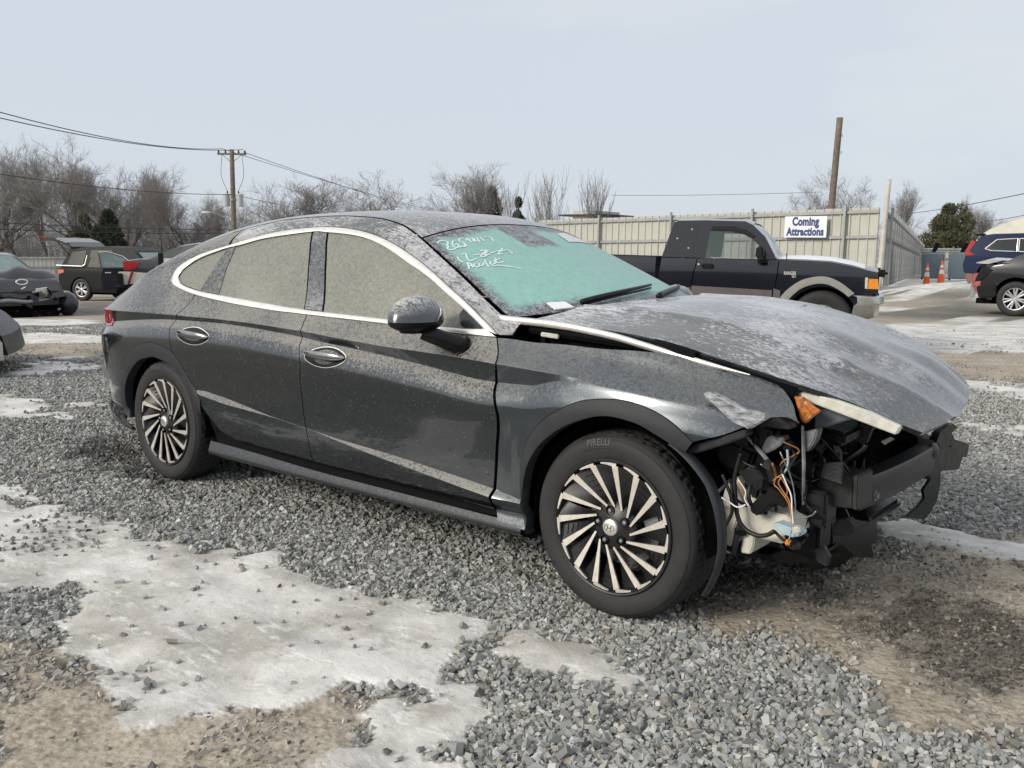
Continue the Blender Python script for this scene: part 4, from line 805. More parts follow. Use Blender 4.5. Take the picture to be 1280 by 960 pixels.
# roof, glass, tail
surf_grid('roof', top_surf, .400, .725, -.992, .992, 40, 60, M_top, sedan, lift=.001)
ws = surf_grid('windscreen', top_surf, .006, .395, -.985, .985, 50, 70, M_ws, sedan, lift=.0)
surf_grid('windscreen_seal', top_surf, .392, .404, -.992, .992, 4, 60, M_bplas, sedan, lift=-.004)
surf_grid('rear_glass', top_surf, .73, .905, -.99, .99, 20, 40, M_sglass, sedan)
surf_grid('boot_lid', top_surf, .91, 1.0, -.992, .992, 12, 40, M_top, sedan)
# tail face closing the back
e = np.linspace(-1, 1, 25); rows = []
for z in np.linspace(.26, 1.0, 14):
    w = float(side_w(np.array([-1.115]), np.array([min(z, .88)]))[0]) * (1 if z < .88 else .98)
    rows.append(np.stack([-1.115 - .06 * (1 - np.abs(e) ** 2.5) - (.04 if z < .6 else 0), w * e, np.full(25, z) + .02 * (1 - e*e)], 1))
MB().grid(np.stack(rows)).build('tail_panel', M_body, sedan, angle=40)
# chalk numbers and a windscreen sticker
def on_glass(sv, lift):
    sv = np.asarray(sv); P = np.stack(top_surf(sv[:, 0], sv[:, 1]), 1); e = 1e-3
    a = np.stack(top_surf(sv[:, 0] + e, sv[:, 1]), 1) - P; b = np.stack(top_surf(sv[:, 0], sv[:, 1] + e), 1) - P
    n = np.cross(a, b); n /= np.linalg.norm(n, axis=1)[:, None]; n *= np.sign(n[:, 2:3]); return P + n * lift, n
def chalkmat():
    t = NT('white_marker'); n = t.noise(220, 3, .7); t.set(Base_Color=t.mix(t.rng(n, .3, .6), (.34, .55, .50), (.80, .84, .84)), Roughness=.8); return t.m
M_chalk = chalkmat(); mk = MB()
for st in STROKES:
    sv = rs(np.array(st), 6 * len(st)); P, n = on_glass(sv, .002); tg = np.gradient(P, axis=0); tg /= np.linalg.norm(tg, axis=1)[:, None] + 1e-9
    s = np.cross(tg, n) * .0038; mk.grid(np.stack([P - s, P + s]))
mk.build('windscreen_writing', M_chalk, ws, fix=False)
q = np.array(STICKER); g = np.stack([[(1-a)*((1-b)*q[0] + b*q[1]) + a*((1-b)*q[3] + b*q[2]) for b in np.linspace(0, 1, 6)] for a in np.linspace(0, 1, 10)])
P, _n = on_glass(g.reshape(-1, 2), .0025)
def stickmat():
    t = NT('printed_sticker'); n = t.noise(120, 2, .6); t.set(Base_Color=t.mix(t.rng(n, .56, .62), (.72, .73, .74), (.42, .38, .42)), Roughness=.6); return t.m
MB().grid(P.reshape(10, 6, 3)).build('windscreen_sticker', stickmat(), ws, fix=False)
# hood
hood = surf_grid('hood', hood_surf, 0.004, 1, -.995, .995, 110, 90, M_hood, sedan, th=.018)
# cowl and wipers
s = np.linspace(-.97, .97, 40); a = hood_surf(np.full(40, .004), s) - np.array((.0, 0, .02)); b = np.stack(top_surf(np.full(40, .03), s), 1) - np.array((0, 0, .012))
MB().grid(np.stack([a + np.array((.05, 0, -.01)), a, (a + b) / 2 - np.array((0, 0, .012)), b])).build('cowl', M_bplas, sedan, smooth=True)
for v0, v1, s1 in ((-.62, .10, .075), (-.05, .80, .085)):
    v = np.linspace(v0, v1, 16); P, _n = on_glass(np.stack([.020 + (s1 - .02) * np.linspace(0, 1, 16) ** .8, v], 1), .022)
    w = MB().tube(P, np.linspace(.012, .006, 16), 6).build('wiper', M_bplas, sedan, smooth=True)
    MB().tube(P - np.array((0, 0, .014)), .005, 4).build('wiper_blade', M_rub2, w)
# loose chrome strip along the hood edge, sprung off at its rear end
cs = rs([(2.15, -.775, 1.000), (2.28, -.765, .993), (2.50, -.762, .987), (2.72, -.760, .965), (2.85, -.757, .942), (3.00, -.752, .913), (3.15, -.740, .887), (3.24, -.728, .872)], 50)
wdt = np.interp(np.arange(50), [0, 40, 49], [.016, .012, .002])
rows = [cs + np.outer(wdt * a_, (0, 0, 1)) + np.outer(wdt * b_, (0, -.8, 0)) for a_, b_ in ((-1, .2), (-.7, 1), (.5, 1), (1, .3), (.4, -.8), (-.6, -.8), (-1, .2))]
MB().grid(np.stack(rows)).build('hood_chrome_strip', M_chrome, sedan, smooth=True)
MB().tube(np.array([(2.36, -.74, .962), (2.6, -.75, .952), (2.9, -.745, .935), (3.05, -.74, .915)]), .018, 6).build('hood_gap_seal', M_dark, sedan)
MB().grid(np.stack([[(2.43, -.735, .965), (2.6, -.735, .968), (2.9, -.735, .945), (3.2, -.715, .885), (3.38, -.68, .84)], [(2.43, -.70, .80), (2.6, -.70, .80), (2.9, -.70, .80), (3.2, -.68, .78), (3.38, -.66, .78)]])).build('fender_inner_wall', M_dark, sedan)
MB().box((2.47, -.772, .948), (.08, .012, .016), (0, .05, 0)).build('hood_bracket', M_cream, sedan, bevel=.003)
P, _n = on_glass(np.array([(-.0 + .012, -.80), (.012, -.70), (.040, -.70), (.045, -.79)]), .014)
MB().add(np.concatenate([P + np.array((.02, 0, .0)), P + np.array((.02, 0, -.004))]), [(0, 1, 2, 3), (4, 7, 6, 5), (0, 4, 5, 1), (1, 5, 6, 2), (2, 6, 7, 3), (3, 7, 4, 0)]).build('paper_slip', M_paper, sedan)

# wheels
def make_wheel(loc, sg, parent, steer=0.0, front=True):
    w = empty('wheel', loc, 0, parent)
    Mx = Matrix.Rotation(steer, 4, 'Z') @ (Matrix.Rotation(math.pi, 4, 'Z') if sg > 0 else Matrix.Identity(4))
    def bd(mb, nm, mt, **kw): return mb.xf(Mx).build(nm, mt, w, **kw)
    n = 200; th = np.arange(n + 1) * 2*math.pi / n; ys = np.linspace(.028, .188, 17)
    base = np.interp(ys, [.028, .045, .108, .17, .188], [.321, .327, .3285, .327, .321])
    TH, YY = np.meshgrid(th, ys, indexing='ij'); ph = TH * 58 + 2.4 * np.sin((YY - .108) * 42) + np.where(YY < .108, 0, 1.7)
    gro = ((np.sin(ph) > .80) & (np.abs(YY - .108) > .014)) | (np.abs(np.abs(YY - .108) - .03) < .0052) | (np.abs(YY - .108) < .004)
    rr = base[None, :] - .0075 * gro
    bd(MB().grid(np.stack([rr*np.cos(TH), YY, rr*np.sin(TH)], -1)), 'tyre_tread', M_rub, angle=25)
    prof = [(.222, .030), (.232, .012), (.240, .008), (.245, .006), (.262, .001), (.283, -.001), (.298, .002), (.303, .0045), (.3035, .007), (.312, .014), (.316, .018), (.321, .028)]
    tyre = bd(MB().lathe(prof, 96).lathe([(.321, .188), (.30, .212), (.25, .21), (.222, .19)], 64), 'tyre', M_rub, angle=30)
    # raised maker's lettering on the sidewall
    v, f = text_mesh('PIRELLI', .030, True, 1.05); ang = R(101) - v[:, 0] / .295; r_ = .2945 + v[:, 1]
    off = np.interp(r_, [.283, .30, .306], [-.001, .002, .0045]) - .0022
    tx = MB().add(np.stack([r_*np.cos(ang), off, r_*np.sin(ang)], 1), f); l_ = bd(tx, 'tyre_lettering', plain('lettering_rubber', (.075, .075, .078), .6), fix=False)
    bx = MB()
    for r0 in (.274, .3155):
        a_ = R(101) + np.linspace(-.24, .24, 30); bx.tube(np.stack([r0*np.cos(a_), np.full(30, -.0005 if r0 < .3 else .0125), r0*np.sin(a_)], 1), .0014, 4)
    bd(bx, 'lettering_border', M_rub)
    bd(MB().lathe([(.236, .010), (.2375, .003), (.234, .000), (.229, .002), (.225, .010), (.214, .03), (.205, .10), (.205, .19)], 90), 'rim_barrel', M_rimblk, angle=40)
    bd(MB().lathe([(.150, .085), (.150, .10), (.06, .10), (.0601, .06), (.02, .055), (.0, .055)], 48), 'brake_disc', M_steel, angle=40)
    bd(MB().box((.125, .075, .06), (.07, .05, .14), (0, R(-20), 0)), 'brake_caliper', M_steel, bevel=.008)
    # hub bowl
    bd(MB().lathe([(.0, .010), (.036, .010), (.044, .014), (.076, .022), (.088, .034), (.088, .06)], 48), 'hub', M_rimblk, angle=40)
    nb = 15; blades, strips, webs = MB(), MB(), MB()
    for i in range(nb):
        a0 = R(12) + i * 2*math.pi / nb; tw = R(27)
        t = np.linspace(0, 1, 8); rr_ = .070 + t * .143; aa = a0 + tw * t ** .85
        hw = .0036 + .0085 * t ** 1.15
        p0 = np.array((.072*math.cos(a0), .072*math.sin(a0))); p1 = np.array((.2155*math.cos(a0 + tw), .2155*math.sin(a0 + tw))); ctr = p0 + (p1 - p0)*t[:, None]
        rr_ = np.linalg.norm(ctr, axis=1); aa = np.unwrap(np.arctan2(ctr[:, 1], ctr[:, 0])); tg = np.gradient(ctr, axis=0); tg /= np.linalg.norm(tg, axis=1)[:, None]; nr = np.stack([-tg[:, 1], tg[:, 0]], 1)
        yy = .016 - .013 * t
        def P3(c, y): return np.stack([c[:, 0], y, c[:, 1]], 1)
        A_, B_ = ctr - nr*hw[:, None], ctr + nr*hw[:, None]
        strips.grid(np.stack([P3(A_, yy + .006), P3(A_, yy), P3(B_, yy), P3(B_, yy + .006)]))
        # the strip turns along the rim
        ar = aa[-1] + np.linspace(-.02, R(15), 7); ro = np.full(7, .2255); ri = .2255 - np.linspace(.014, .004, 7); ya = np.full(7, .003)
        pol = lambda r, a_: np.stack([r*np.cos(a_), r*np.sin(a_)], 1)
        strips.grid(np.stack([P3(pol(ri, ar), ya + .006), P3(pol(ri, ar), ya), P3(pol(ro, ar), ya), P3(pol(ro, ar), ya + .006)]))
        # black blade falling away behind the bright edge; two of three gaps filled, one open
        back = R(24) * .72 if i % 3 == 0 else R(24) * .97
        for q in (0, 1):
            pass
        C2 = pol(rr_, aa - back * (.35 + .65 * t))
        blades.grid(np.stack([P3(A_, yy + .003), P3(.5*A_ + .5*C2, yy + .018), P3(C2, yy + .028)]))
        if i % 3 == 1:
            for u in np.linspace(.45, .95, 6):
                k_ = int(round(u * 7)); p0 = A_[k_] * .8 + C2[k_] * .2; p1 = A_[k_] * .25 + C2[k_] * .75
                webs.tube([(p0[0], yy[k_] + .007, p0[1]), (p1[0], yy[k_] + .021, p1[1])], .0022, 4)
    bd(blades, 'rim_blades', M_rimblk, angle=40, fix=False); bd(strips, 'machined_edges', M_mach, angle=40, fix=False); tag(bd(webs, 'blade_ribs', M_dsteel), kind='stuff')
    bd(MB().lathe([(0, -.004), (.020, -.003), (.028, .001), (.030, .006), (.030, .014)], 32), 'hub_cap', M_mach, angle=40)
    em = MB(); tt = np.linspace(0, 2*math.pi, 25); em.tube(np.stack([.019*np.cos(tt), np.full(25, -.0035), .013*np.sin(tt)], 1), .0012, 4)
    em.tube([(-.009, -.004, -.009), (-.005, -.005, .009)], .0018, 4); em.tube([(.005, -.004, -.009), (.009, -.005, .009)], .0018, 4); em.tube([(-.007, -.005, -.002), (.007, -.005, .002)], .0018, 4)
    bd(em, 'hub_emblem', M_steel)
    for i in range(5):
        a_ = R(90 + 8) + i * 2*math.pi / 5; c = (.057*math.cos(a_), 0, .057*math.sin(a_))
        bd(MB().lathe([(.0155, .010), (.0155, .020), (.010, .024), (0, .024)], 18, c=c), 'lug_well', M_dark)
        bd(MB().lathe([(.0, .008), (.007, .009), (.0085, .012), (.009, .026)], 6, c=c), 'lug_nut', M_steel)
    return w
for x, fr in ((0.0, False), (2.84, True)):
    for sg in (-1, 1): make_wheel((x, sg * .905, .324), sg, sedan, R(0.0), fr)
# wheel wells
for x in (0.0, 2.84):
    for sg in (-1, 1):
        a_ = np.linspace(R(-8), R(188), 30); P = [np.stack([x + r_*np.cos(a_), np.full(30, sg*y), .33 + r_*np.sin(a_)], 1) for r_, y in ((.352, .875), (.352, .62), (.05, .61))]
        MB().grid(np.stack(P)).build('wheel_well', M_dark, sedan, smooth=True)
# liner in front of the right front wheel, seen from outside
a_ = np.linspace(R(56), R(-24), 30); rr = np.interp(a_, [R(-24), R(0), R(30), R(56)], [.385, .402, .405, .380])
rows = [np.stack([2.84 + (rr + d) * np.cos(a_), np.full(30, y), .33 + (rr + d) * np.sin(a_)], 1) for d, y in ((.0, -.905), (.010, -.90), (.012, -.885), (.010, -.865), (.006, -.85))]
MB().grid(np.stack(rows)).build('wheel_liner', plain('liner_plastic', (.026, .030, .036), .55, 0, .25, 12, bump=.2), sedan, smooth=True)

# torn front end
def pieces(sg=1):
    for nm, mt, ax, lo, hi, poly in WRECK:
        MB().prism(poly, ax, lo, hi).build(nm, MAT[mt], sedan, angle=35, bevel=.004 if abs(hi - lo) > .01 else 0)
    for nm, mt, r_, pts in WIRES:
        MB().tube(rs(pts, 5 * len(pts)), r_, 7).build(nm, MAT[mt], sedan, smooth=True)
pieces()
# bumper beam: bowed box section with a crushed far end
yb = np.linspace(-.50, .46, 26); xb = 3.565 - .03 * (yb / .5) ** 2 - np.where(yb > .28, (yb - .28) * .35, 0); zc = .482 - .012 * np.clip(yb, 0, 1) ; hb = np.where(yb > .3, .062, .052)
sec = [(-.06, -1), (0, -1), (.004, -.86), (.004, .86), (0, 1), (-.06, 1), (-.06, .55), (-.045, .3), (-.045, -.3), (-.06, -.55), (-.06, -1)]
beam = MB().grid(np.stack([np.stack([xb + dx, yb, zc + hb * hz], 1) for dx, hz in sec])).build('bumper_beam', M_dsteel, sedan, angle=35)
MB().lathe([(0, .012), (.012, .012), (.012, .004), (.020, .004), (.020, 0)], 6, 'x', (3.548, -.385, .462)).build('tow_bolt', M_steel, beam)
MB().ball((3.552, .265, .508), (.02, .05, .034), 12).build('beam_dent', M_dsteel, beam, smooth=True)
# engine bay filling: radiator with fan shroud, slam panel, subframe, rails, battery, apron
MB().box((3.20, .02, .50), (.05, .92, .44)).build('radiator', M_dark, sedan)
fan = MB()
for y in (-.2, .24):
    fan.lathe([(.175, 0), (.175, .03), (.165, .03), (.165, 0)], 32, 'x', (3.228, y, .5), closed=True).lathe([(0, .03), (.05, .03), (.05, 0)], 20, 'x', (3.228, y, .5))
    for k_ in range(7):
        c, s_ = math.cos(k_ * .8976), math.sin(k_ * .8976); fan.box((3.235, y + .105*c, .5 + .105*s_), (.006, .115, .04), (k_ * .8976, .0, 0))
fan.build('cooling_fans', M_bplas, sedan)
MB().box((3.16, -.56, .44), (.62, .10, .12)).build('chassis_rail', M_dsteel, sedan, bevel=.01)
MB().box((3.16, .56, .44), (.62, .10, .12)).build('chassis_rail', M_dsteel, sedan, bevel=.01)
MB().box((3.0, 0, .23), (.42, 1.05, .07)).build('subframe', M_dsteel, sedan, bevel=.015)
MB().box((2.95, 0, .62), (.46, .62, .34)).build('engine_block', M_dsteel, sedan, bevel=.03)
MB().box((3.10, -.40, .66), (.24, .19, .20)).build('battery', M_bplas, sedan, bevel=.01)
ap = np.stack([[(2.45, -.64, .30), (2.9, -.64, .5), (3.25, -.64, .34), (3.42, -.62, .50)], [(2.45, -.64, .92), (2.9, -.66, .90), (3.25, -.64, .84), (3.42, -.62, .78)]])
MB().grid(ap).build('inner_apron', M_dark, sedan); ap[..., 1] *= -1; MB().grid(ap).build('inner_apron', M_dark, sedan)
MB().box((2.42, 0, .62), (.02, 1.5, .72)).build('firewall', M_dark, sedan)
MB().box((1.2, 0, .20), (3.2, 1.55, .03)).build('underbody', M_dark, sedan)
MB().box((-.62, 0, .30), (.9, 1.3, .05)).build('rear_underbody', M_dark, sedan)
for x in (0.0, 2.84): MB().tube([(x, -.78, .32), (x, .78, .32)], .03, 8).build('axle', M_dsteel, sedan)
# dark odds and ends packed between the lamp and the rail
rnd = random.Random(5)
for nm, c, d, rt, mt in (('relay_box', (3.20, -.70, .60), (.12, .06, .09), (0, .3, 0), M_bplas), ('horn', (3.31, -.60, .52), (.09, .05, .09), (0, .6, .2), M_dsteel), ('lamp_bowl', (3.24, -.72, .69), (.16, .10, .10), (0, .3, .2), M_bplas), ('air_duct', (3.32, -.48, .66), (.18, .14, .10), (0, .25, .1), M_bplas), ('cooler_pipe_box', (3.36, -.44, .36), (.10, .16, .22), (0, 0, .1), M_bplas), ('slam_panel', (3.42, -.05, .665), (.09, .95, .05), (0, .1, .04), M_bplas), ('lower_grille_frame', (3.33, .0, .24), (.14, .9, .04), (0, .1, 0), M_bplas), ('far_lamp_housing', (3.40, .60, .66), (.20, .20, .13), (0, .2, -.3), M_bplas), ('condenser_tank', (3.26, -.45, .50), (.05, .06, .42), (0, 0, 0), M_bplas)):
    MB().box(c, d, rt).build(nm, mt, sedan, bevel=.012)

# broken clips, shards and loose leads hanging in the torn corner
rq = random.Random(11)
for i in range(26):
    c = np.array((rq.uniform(3.20, 3.44), rq.uniform(-.80, -.50), rq.uniform(.34, .72))); n = rq.randint(4, 6); s_ = rq.uniform(.018, .055)
    pl = [(s_ * rq.uniform(.5, 1.3) * math.cos(k_*2*math.pi/n), s_ * rq.uniform(.35, 1.0) * math.sin(k_*2*math.pi/n)) for k_ in range(n)]
    MB().prism(pl, 'y', -.003, .003 + rq.random()*.012).xf(Matrix.Translation(c) @ Euler((rq.uniform(-1, 1), rq.uniform(-1.5, 1.5), rq.uniform(-.8, .8))).to_matrix().to_4x4()).build('plastic_shard', rq.choice([M_bplas, M_bplas, M_plas, M_dsteel]), sedan)
for i in range(12):
    a = np.array((rq.uniform(3.20, 3.42), rq.uniform(-.80, -.62), rq.uniform(.52, .74))); d = np.array((rq.uniform(-.06, .10), rq.uniform(-.05, .06), -rq.uniform(.08, .28)))
    P = rs([a, a + d*.35 + np.array((rq.gauss(0, .03), rq.gauss(0, .03), 0)), a + d*.7 + np.array((rq.gauss(0, .03), rq.gauss(0, .03), 0)), a + d], 16)
    MB().tube(P, rq.choice((.0022, .003, .005, .0065)), 6).build('loose_lead', rq.choice([M_rub2, M_rub2, M_rub2, M_steel, M_copper]), sedan, smooth=True)
for i in range(9):
    c = (rq.uniform(3.22, 3.46), rq.uniform(-.78, -.48), rq.uniform(.36, .70)); MB().box(c, (rq.uniform(.015, .04), rq.uniform(.012, .03), rq.uniform(.012, .035)), (rq.uniform(-1, 1), rq.uniform(-1, 1), 0)).build('clip', rq.choice([M_cream, M_steel, M_bplas, M_plas]), sedan, bevel=.002)
for y0, z0, z1 in ((-.30, .62, .70), (.0, .62, .70), (.28, .60, .70)): MB().box((3.47, y0, (z0 + z1)/2), (.05, .06, z1 - z0), (0, .3, .1)).build('latch_bracket', M_dsteel, sedan, bevel=.006)
M_gloss = plain('glossy_black_plastic', (.006, .006, .007), .16, 0, .3, 30, spec=.5)
for i in range(30):
    c = np.array((rq.uniform(3.26, 3.50), rq.uniform(-.66, -.22), rq.uniform(.26, .66))); n = rq.randint(4, 7); s_ = rq.uniform(.02, .07)
    pl = [(s_ * rq.uniform(.5, 1.3) * math.cos(k_*2*math.pi/n), s_ * rq.uniform(.3, .9) * math.sin(k_*2*math.pi/n)) for k_ in range(n)]
    MB().prism(pl, 'y', -.003, .003 + rq.random()*.015).xf(Matrix.Translation(c) @ Euler((rq.uniform(-1, 1), rq.uniform(-1.5, 1.5), rq.uniform(-.8, .8))).to_matrix().to_4x4()).build('plastic_shard', rq.choice([M_gloss, M_gloss, M_bplas, M_plas, M_dsteel]), sedan, bevel=.002)
for i in range(8):
    a = np.array((rq.uniform(3.28, 3.46), rq.uniform(-.60, -.25), rq.uniform(.55, .70))); d = np.array((rq.uniform(-.05, .08), rq.uniform(-.15, .25), -rq.uniform(.05, .30)))
    MB().tube(rs([a, a + d*.4 + np.array((.05, rq.gauss(0, .04), 0)), a + d*.75 + np.array((.04, rq.gauss(0, .04), 0)), a + d], 18), rq.choice((.004, .006, .009)), 7).build('hose', rq.choice([M_rub2, M_gloss, M_plas]), sedan, smooth=True)
# radiator fins and core support uprights behind the beam
for y0 in np.linspace(-.42, .42, 8): MB().box((3.242, y0, .50), (.012, .016, .40)).build('core_upright', M_dsteel, sedan)
# ---------------------------------------------------------------- other vehicles on the lot
def mkw(W, zb, tum, x0, x1, tuck=.05, pw=5, ends=.10):
    def w(x, z):
        x = np.asarray(x, float); z = np.asarray(z, float); u = np.abs((2*x - x0 - x1) / (x1 - x0))
        return W * (1 - ends * np.clip(u, 0, 1.05) ** pw) - tum * np.clip(z - zb, 0, 9) - tuck * np.clip((.5 - z) / .3, 0, 1) ** 2 - .03 * np.clip((z - zb + .18) / .18, 0, 1) ** 2
    return w
def dense(poly, step=.06):
    p = np.asarray(poly, float); out = []
    for a, b in zip(p, np.roll(p, -1, 0)):
        n = max(1, int(np.linalg.norm(b - a) / step)); out += [a + (b - a) * t / n for t in range(n)]
    return np.array(out)
def hull(name, outline, wf, mat, parent, crown=.02, cell=.12, sides=True, skip=None):
    """closed body: two flanks and the skin bridging them"""
    d = dense(outline)
    if sides:
        for sg in (-1, 1): panel(name + '_side', outline, wf, mat, parent, cell=cell, gap=0, hem=0, sgn=sg)
    w = wf(d[:, 0], d[:, 1]); e = np.linspace(-1, 1, 11)
    lo = outline_low = np.min(np.asarray(outline)[:, 1]); up = np.clip((d[:, 1] - lo) / (np.ptp(d[:, 1]) + 1e-6) * 2 - .6, 0, 1)
    c = d.mean(0); nx_ = np.sign(d[:, 0] - c[0]) * np.clip((np.abs(d[:, 0] - c[0]) / (np.ptp(d[:, 0]) / 2)) ** 12, 0, 1)
    P = np.stack([np.stack([d[:, 0] + nx_ * crown * 3.0 * (1 - v*v), w * v, d[:, 1] + crown * up * (1 - v*v)], 1) for v in e], 1); P = np.concatenate([P, P[:1]], 0)
    return MB().grid(P).build(name + '_skin', mat, parent, angle=32)
def arched(top, zs, arches, r):
    """outline from a top line (left to right) and a sill with wheel arches"""
    pts = list(top)
    for ax in sorted(arches, reverse=True):
        rr_ = r[ax] if isinstance(r, dict) else r; a = np.linspace(R(-5), R(185), 16); pts += [(ax + rr_*math.cos(t), .34 + rr_*math.sin(t)) for t in a]
    return [p for p in pts if p[1] >= zs - .12]
def simple_wheel(parent, x, y, r, sg, rim, spokes=5, rimr=.64, width=.22, z=None):
    w = empty('wheel', (x, y, r if z is None else z), 0 if sg < 0 else math.pi, parent)
    MB().lathe([(r*rimr, .02), (r*.72, .0), (r*.88, .0), (r*.97, .02), (r, .05), (r, width - .05), (r*.9, width), (r*rimr, width - .02)], 40).build('tyre', M_rub, w, angle=40)
    m = MB().lathe([(r*rimr, .015), (r*rimr*.94, .018), (r*rimr*.92, .05), (r*rimr*.9, .12)], 40); m.lathe([(0, .02), (r*.12, .02), (r*.17, .035), (r*.17, .06)], 20)
    for k_ in range(spokes):
        a = R(90) + k_ * 2*math.pi / spokes
        for da in (-.14, .14):
            c, s = math.cos(a + da), math.sin(a + da); m.tube([(r*.14*c, .035, r*.14*s), (r*rimr*.93*math.cos(a + da*1.1), .03, r*rimr*.93*math.sin(a + da*1.1))], [r*.055, r*.062], 6)
    m.build('rim', rim, w, angle=40)
    MB().lathe([(0, .075), (r*rimr*.9, .075)], 24).build('brake_backing', M_dark, w)
    return w
M_silver = plain('silver_alloy', (.55, .55, .55), .35, .75, .1, 30)
M_teal = plain('grey_green_glass', (.16, .22, .215), .22, 0, .25, 6, coat=.5)
def clearglass():
    t = NT('misted_clear_glass'); n = t.noise(5, 4, .6); t.set(Base_Color=(.16, .22, .21), Roughness=.08, Alpha=.40, Coat_Weight=.4); return t.m
M_clear = clearglass()
M_navy = paint('navy_lacquer', (.006, .007, .012), metal=.1, rough=.22, dust=.10, coat=.8)
M_suv = paint('grey_black_lacquer', (.016, .018, .018), metal=.0, rough=.5, dust=.05, coat=.0)
M_suvdoor = paint('clean_navy_lacquer', (.012, .015, .024), metal=.2, rough=.2, dust=.03, coat=.4)
M_bluesuv = paint('blue_lacquer', (.014, .023, .055), metal=.0, rough=.5, dust=.03, coat=.0)
M_blk = paint('black_lacquer', (.010, .011, .013), metal=.2, rough=.28, dust=.06)
M_greysed = paint('grey_lacquer', (.050, .055, .056), metal=.6, rough=.3, dust=.5, frost=.6)
M_two = plain('brown_grey_lower_paint', (.115, .095, .095), .55, .1, .15, 8)
M_flare = plain('grey_flare_plastic', (.27, .265, .245), .6, 0, .12, 12)
M_snowcap = plain('thin_snow', (.72, .73, .75), .85, 0, .12, 25, bump=.4, bscale=60)
M_red = plain('red_lens', (.26, .014, .018), .5, 0, .25, 30, spec=.2)

# pickup: x forward from the front axle
truck = empty('pickup_truck', (-.087, 8.577, .055), .342); truck.rotation_euler = (0, .008, .342)
tag(truck, 'dark navy extended-cab pickup with grey wheel flare and chrome bumper', 'truck')
tw = mkw(.865, 1.12, .16, -5.4, 2.0, tuck=.03, ends=.03)
archf = [(.03 + .42*math.cos(t), .40 + .40*math.sin(t)) for t in np.linspace(R(0), R(190), 18)]
k = dict(wf=tw, parent=truck)
for sg in (-1, 1):
    panel('fender', [(-.51, 1.115), (-.2, 1.12), (.1, 1.105), (.35, 1.06), (.52, 1.02), (.655, .99), (.66, .75), (.56, .70), (.46, .62)] + archf[1:] + [(-.40, .44), (-.56, .46), (-.56, .61), (-.523, .90)], mat=M_navy, cell=.06, sgn=sg, **k)
    dr = panel('door', [(-1.52, 1.115), (-.515, 1.115), (-.528, .90), (-.566, .46), (-1.585, .46), (-1.572, .87)], mat=M_navy, cell=.06, sgn=sg, gap=.004, **k)
    panel('cab_corner', [(-1.99, 1.115), (-1.525, 1.115), (-1.577, .87), (-1.59, .46), (-2.02, .46), (-2.015, .89)], mat=M_navy, cell=.06, sgn=sg, gap=.004, **k)
    # cab above the belt with two openings left for the glass
    panel('cab_frame', [(-1.99, 1.12), (-1.86, 1.565), (-1.80, 1.59), (-1.46, 1.598), (-.96, 1.59), (-.86, 1.545), (-.70, 1.40), (-.54, 1.12), (-.715, 1.12), (-.77, 1.29), (-.86, 1.372), (-.966, 1.425), (-1.14, 1.46), (-1.392, 1.464), (-1.43, 1.12)], mat=M_navy, cell=.06, sgn=sg, gap=.001, **k)
    qw = panel('rear_side_window', [(-1.845, 1.525), (-1.526, 1.529), (-1.60, 1.168), (-1.905, 1.168)], mat=M_dglass, cell=.2, sgn=sg, off=.004, **k)
    for p in ((-1.62, 1.48), (-1.80, 1.36), (-1.65, 1.24)):
        MB().lathe([(0, -.004), (.012, -.003), (.012, .004)], 10, c=(p[0], sg * (float(tw(p[0], p[1])) + .006), p[1])).build('window_bolt', M_silver, qw)
    wn_ = panel('door_window', [(-1.392, 1.46), (-1.141, 1.456), (-.968, 1.42), (-.864, 1.37), (-.775, 1.29), (-.72, 1.125), (-1.428, 1.12)], mat=M_clear, cell=.2, sgn=sg, off=-.004, gap=-.004, hem=.003, **k)
    panel('rain_visor', [(-1.36, 1.525), (-1.10, 1.525), (-.93, 1.485), (-.82, 1.41), (-.85, 1.385), (-.96, 1.44), (-1.13, 1.475), (-1.38, 1.478)], mat=M_bplas, cell=.2, sgn=sg, off=.02, gap=0, hem=.02, **k)
    for a, b in ((-2.015, -1.588), (-1.58, -.572), (-.56, -.47)): panel('lower_cladding', [(a, .765), (b, .740), (b, .44), (a, .45)], mat=M_two, cell=.3, sgn=sg, off=.012, gap=.003, **k)
    panel('bed_side', [(-2.06, 1.125), (-4.20, 1.14), (-4.22, .55), (-3.62, .50)] + [(-3.17 + .42*math.cos(t), .40 + .40*math.sin(t)) for t in np.linspace(R(180), R(0), 18)] + [(-2.70, .46), (-2.06, .46)], mat=M_navy, cell=.08, sgn=sg, **k)
    fo_ = [(-.50, .59), (-.43, .706), (-.328, .808), (-.202, .886), (-.028, .928), (.112, .914), (.255, .846), (.40, .735)]; fi_ = [(-.40, .585), (-.321, .685), (-.219, .775), (-.081, .829), (.047, .839), (.165, .80), (.273, .737), (.33, .69)]
    strip('wheel_flare', fo_, fi_, tw, M_flare, truck, 40, off=.05, th=.06, sgn=sg)
    strip('wheel_flare', [(x - 3.2, z) for x, z in fo_], [(x - 3.2, z) for x, z in fi_], tw, M_flare, truck, 40, off=.05, th=.06, sgn=sg)
    MB().box((-1.386, sg*.88, 1.017), (.15, .03, .062)).build('door_handle', M_bplas, dr, bevel=.012)
    MB().lathe([(0, -.01), (.014, -.008), (.014, .01)], 12, c=(-1.50, sg*.872, 1.035)).build('lock', M_silver, dr)
    mi = MB().box((-.735, sg*1.0, 1.205), (.10, .20, .15), taper=.85).build('wing_mirror', M_bplas, truck, bevel=.02)
    MB().box((-.70, sg*.90, 1.10), (.10, .14, .045), (0, 0, 0)).build('mirror_arm', M_bplas, mi, bevel=.01)
    hl = panel('headlamp', [(.505, .93), (.54, .935), (.545, .79), (.512, .795)], mat=M_cream, cell=.3, sgn=sg, off=.012, **k)
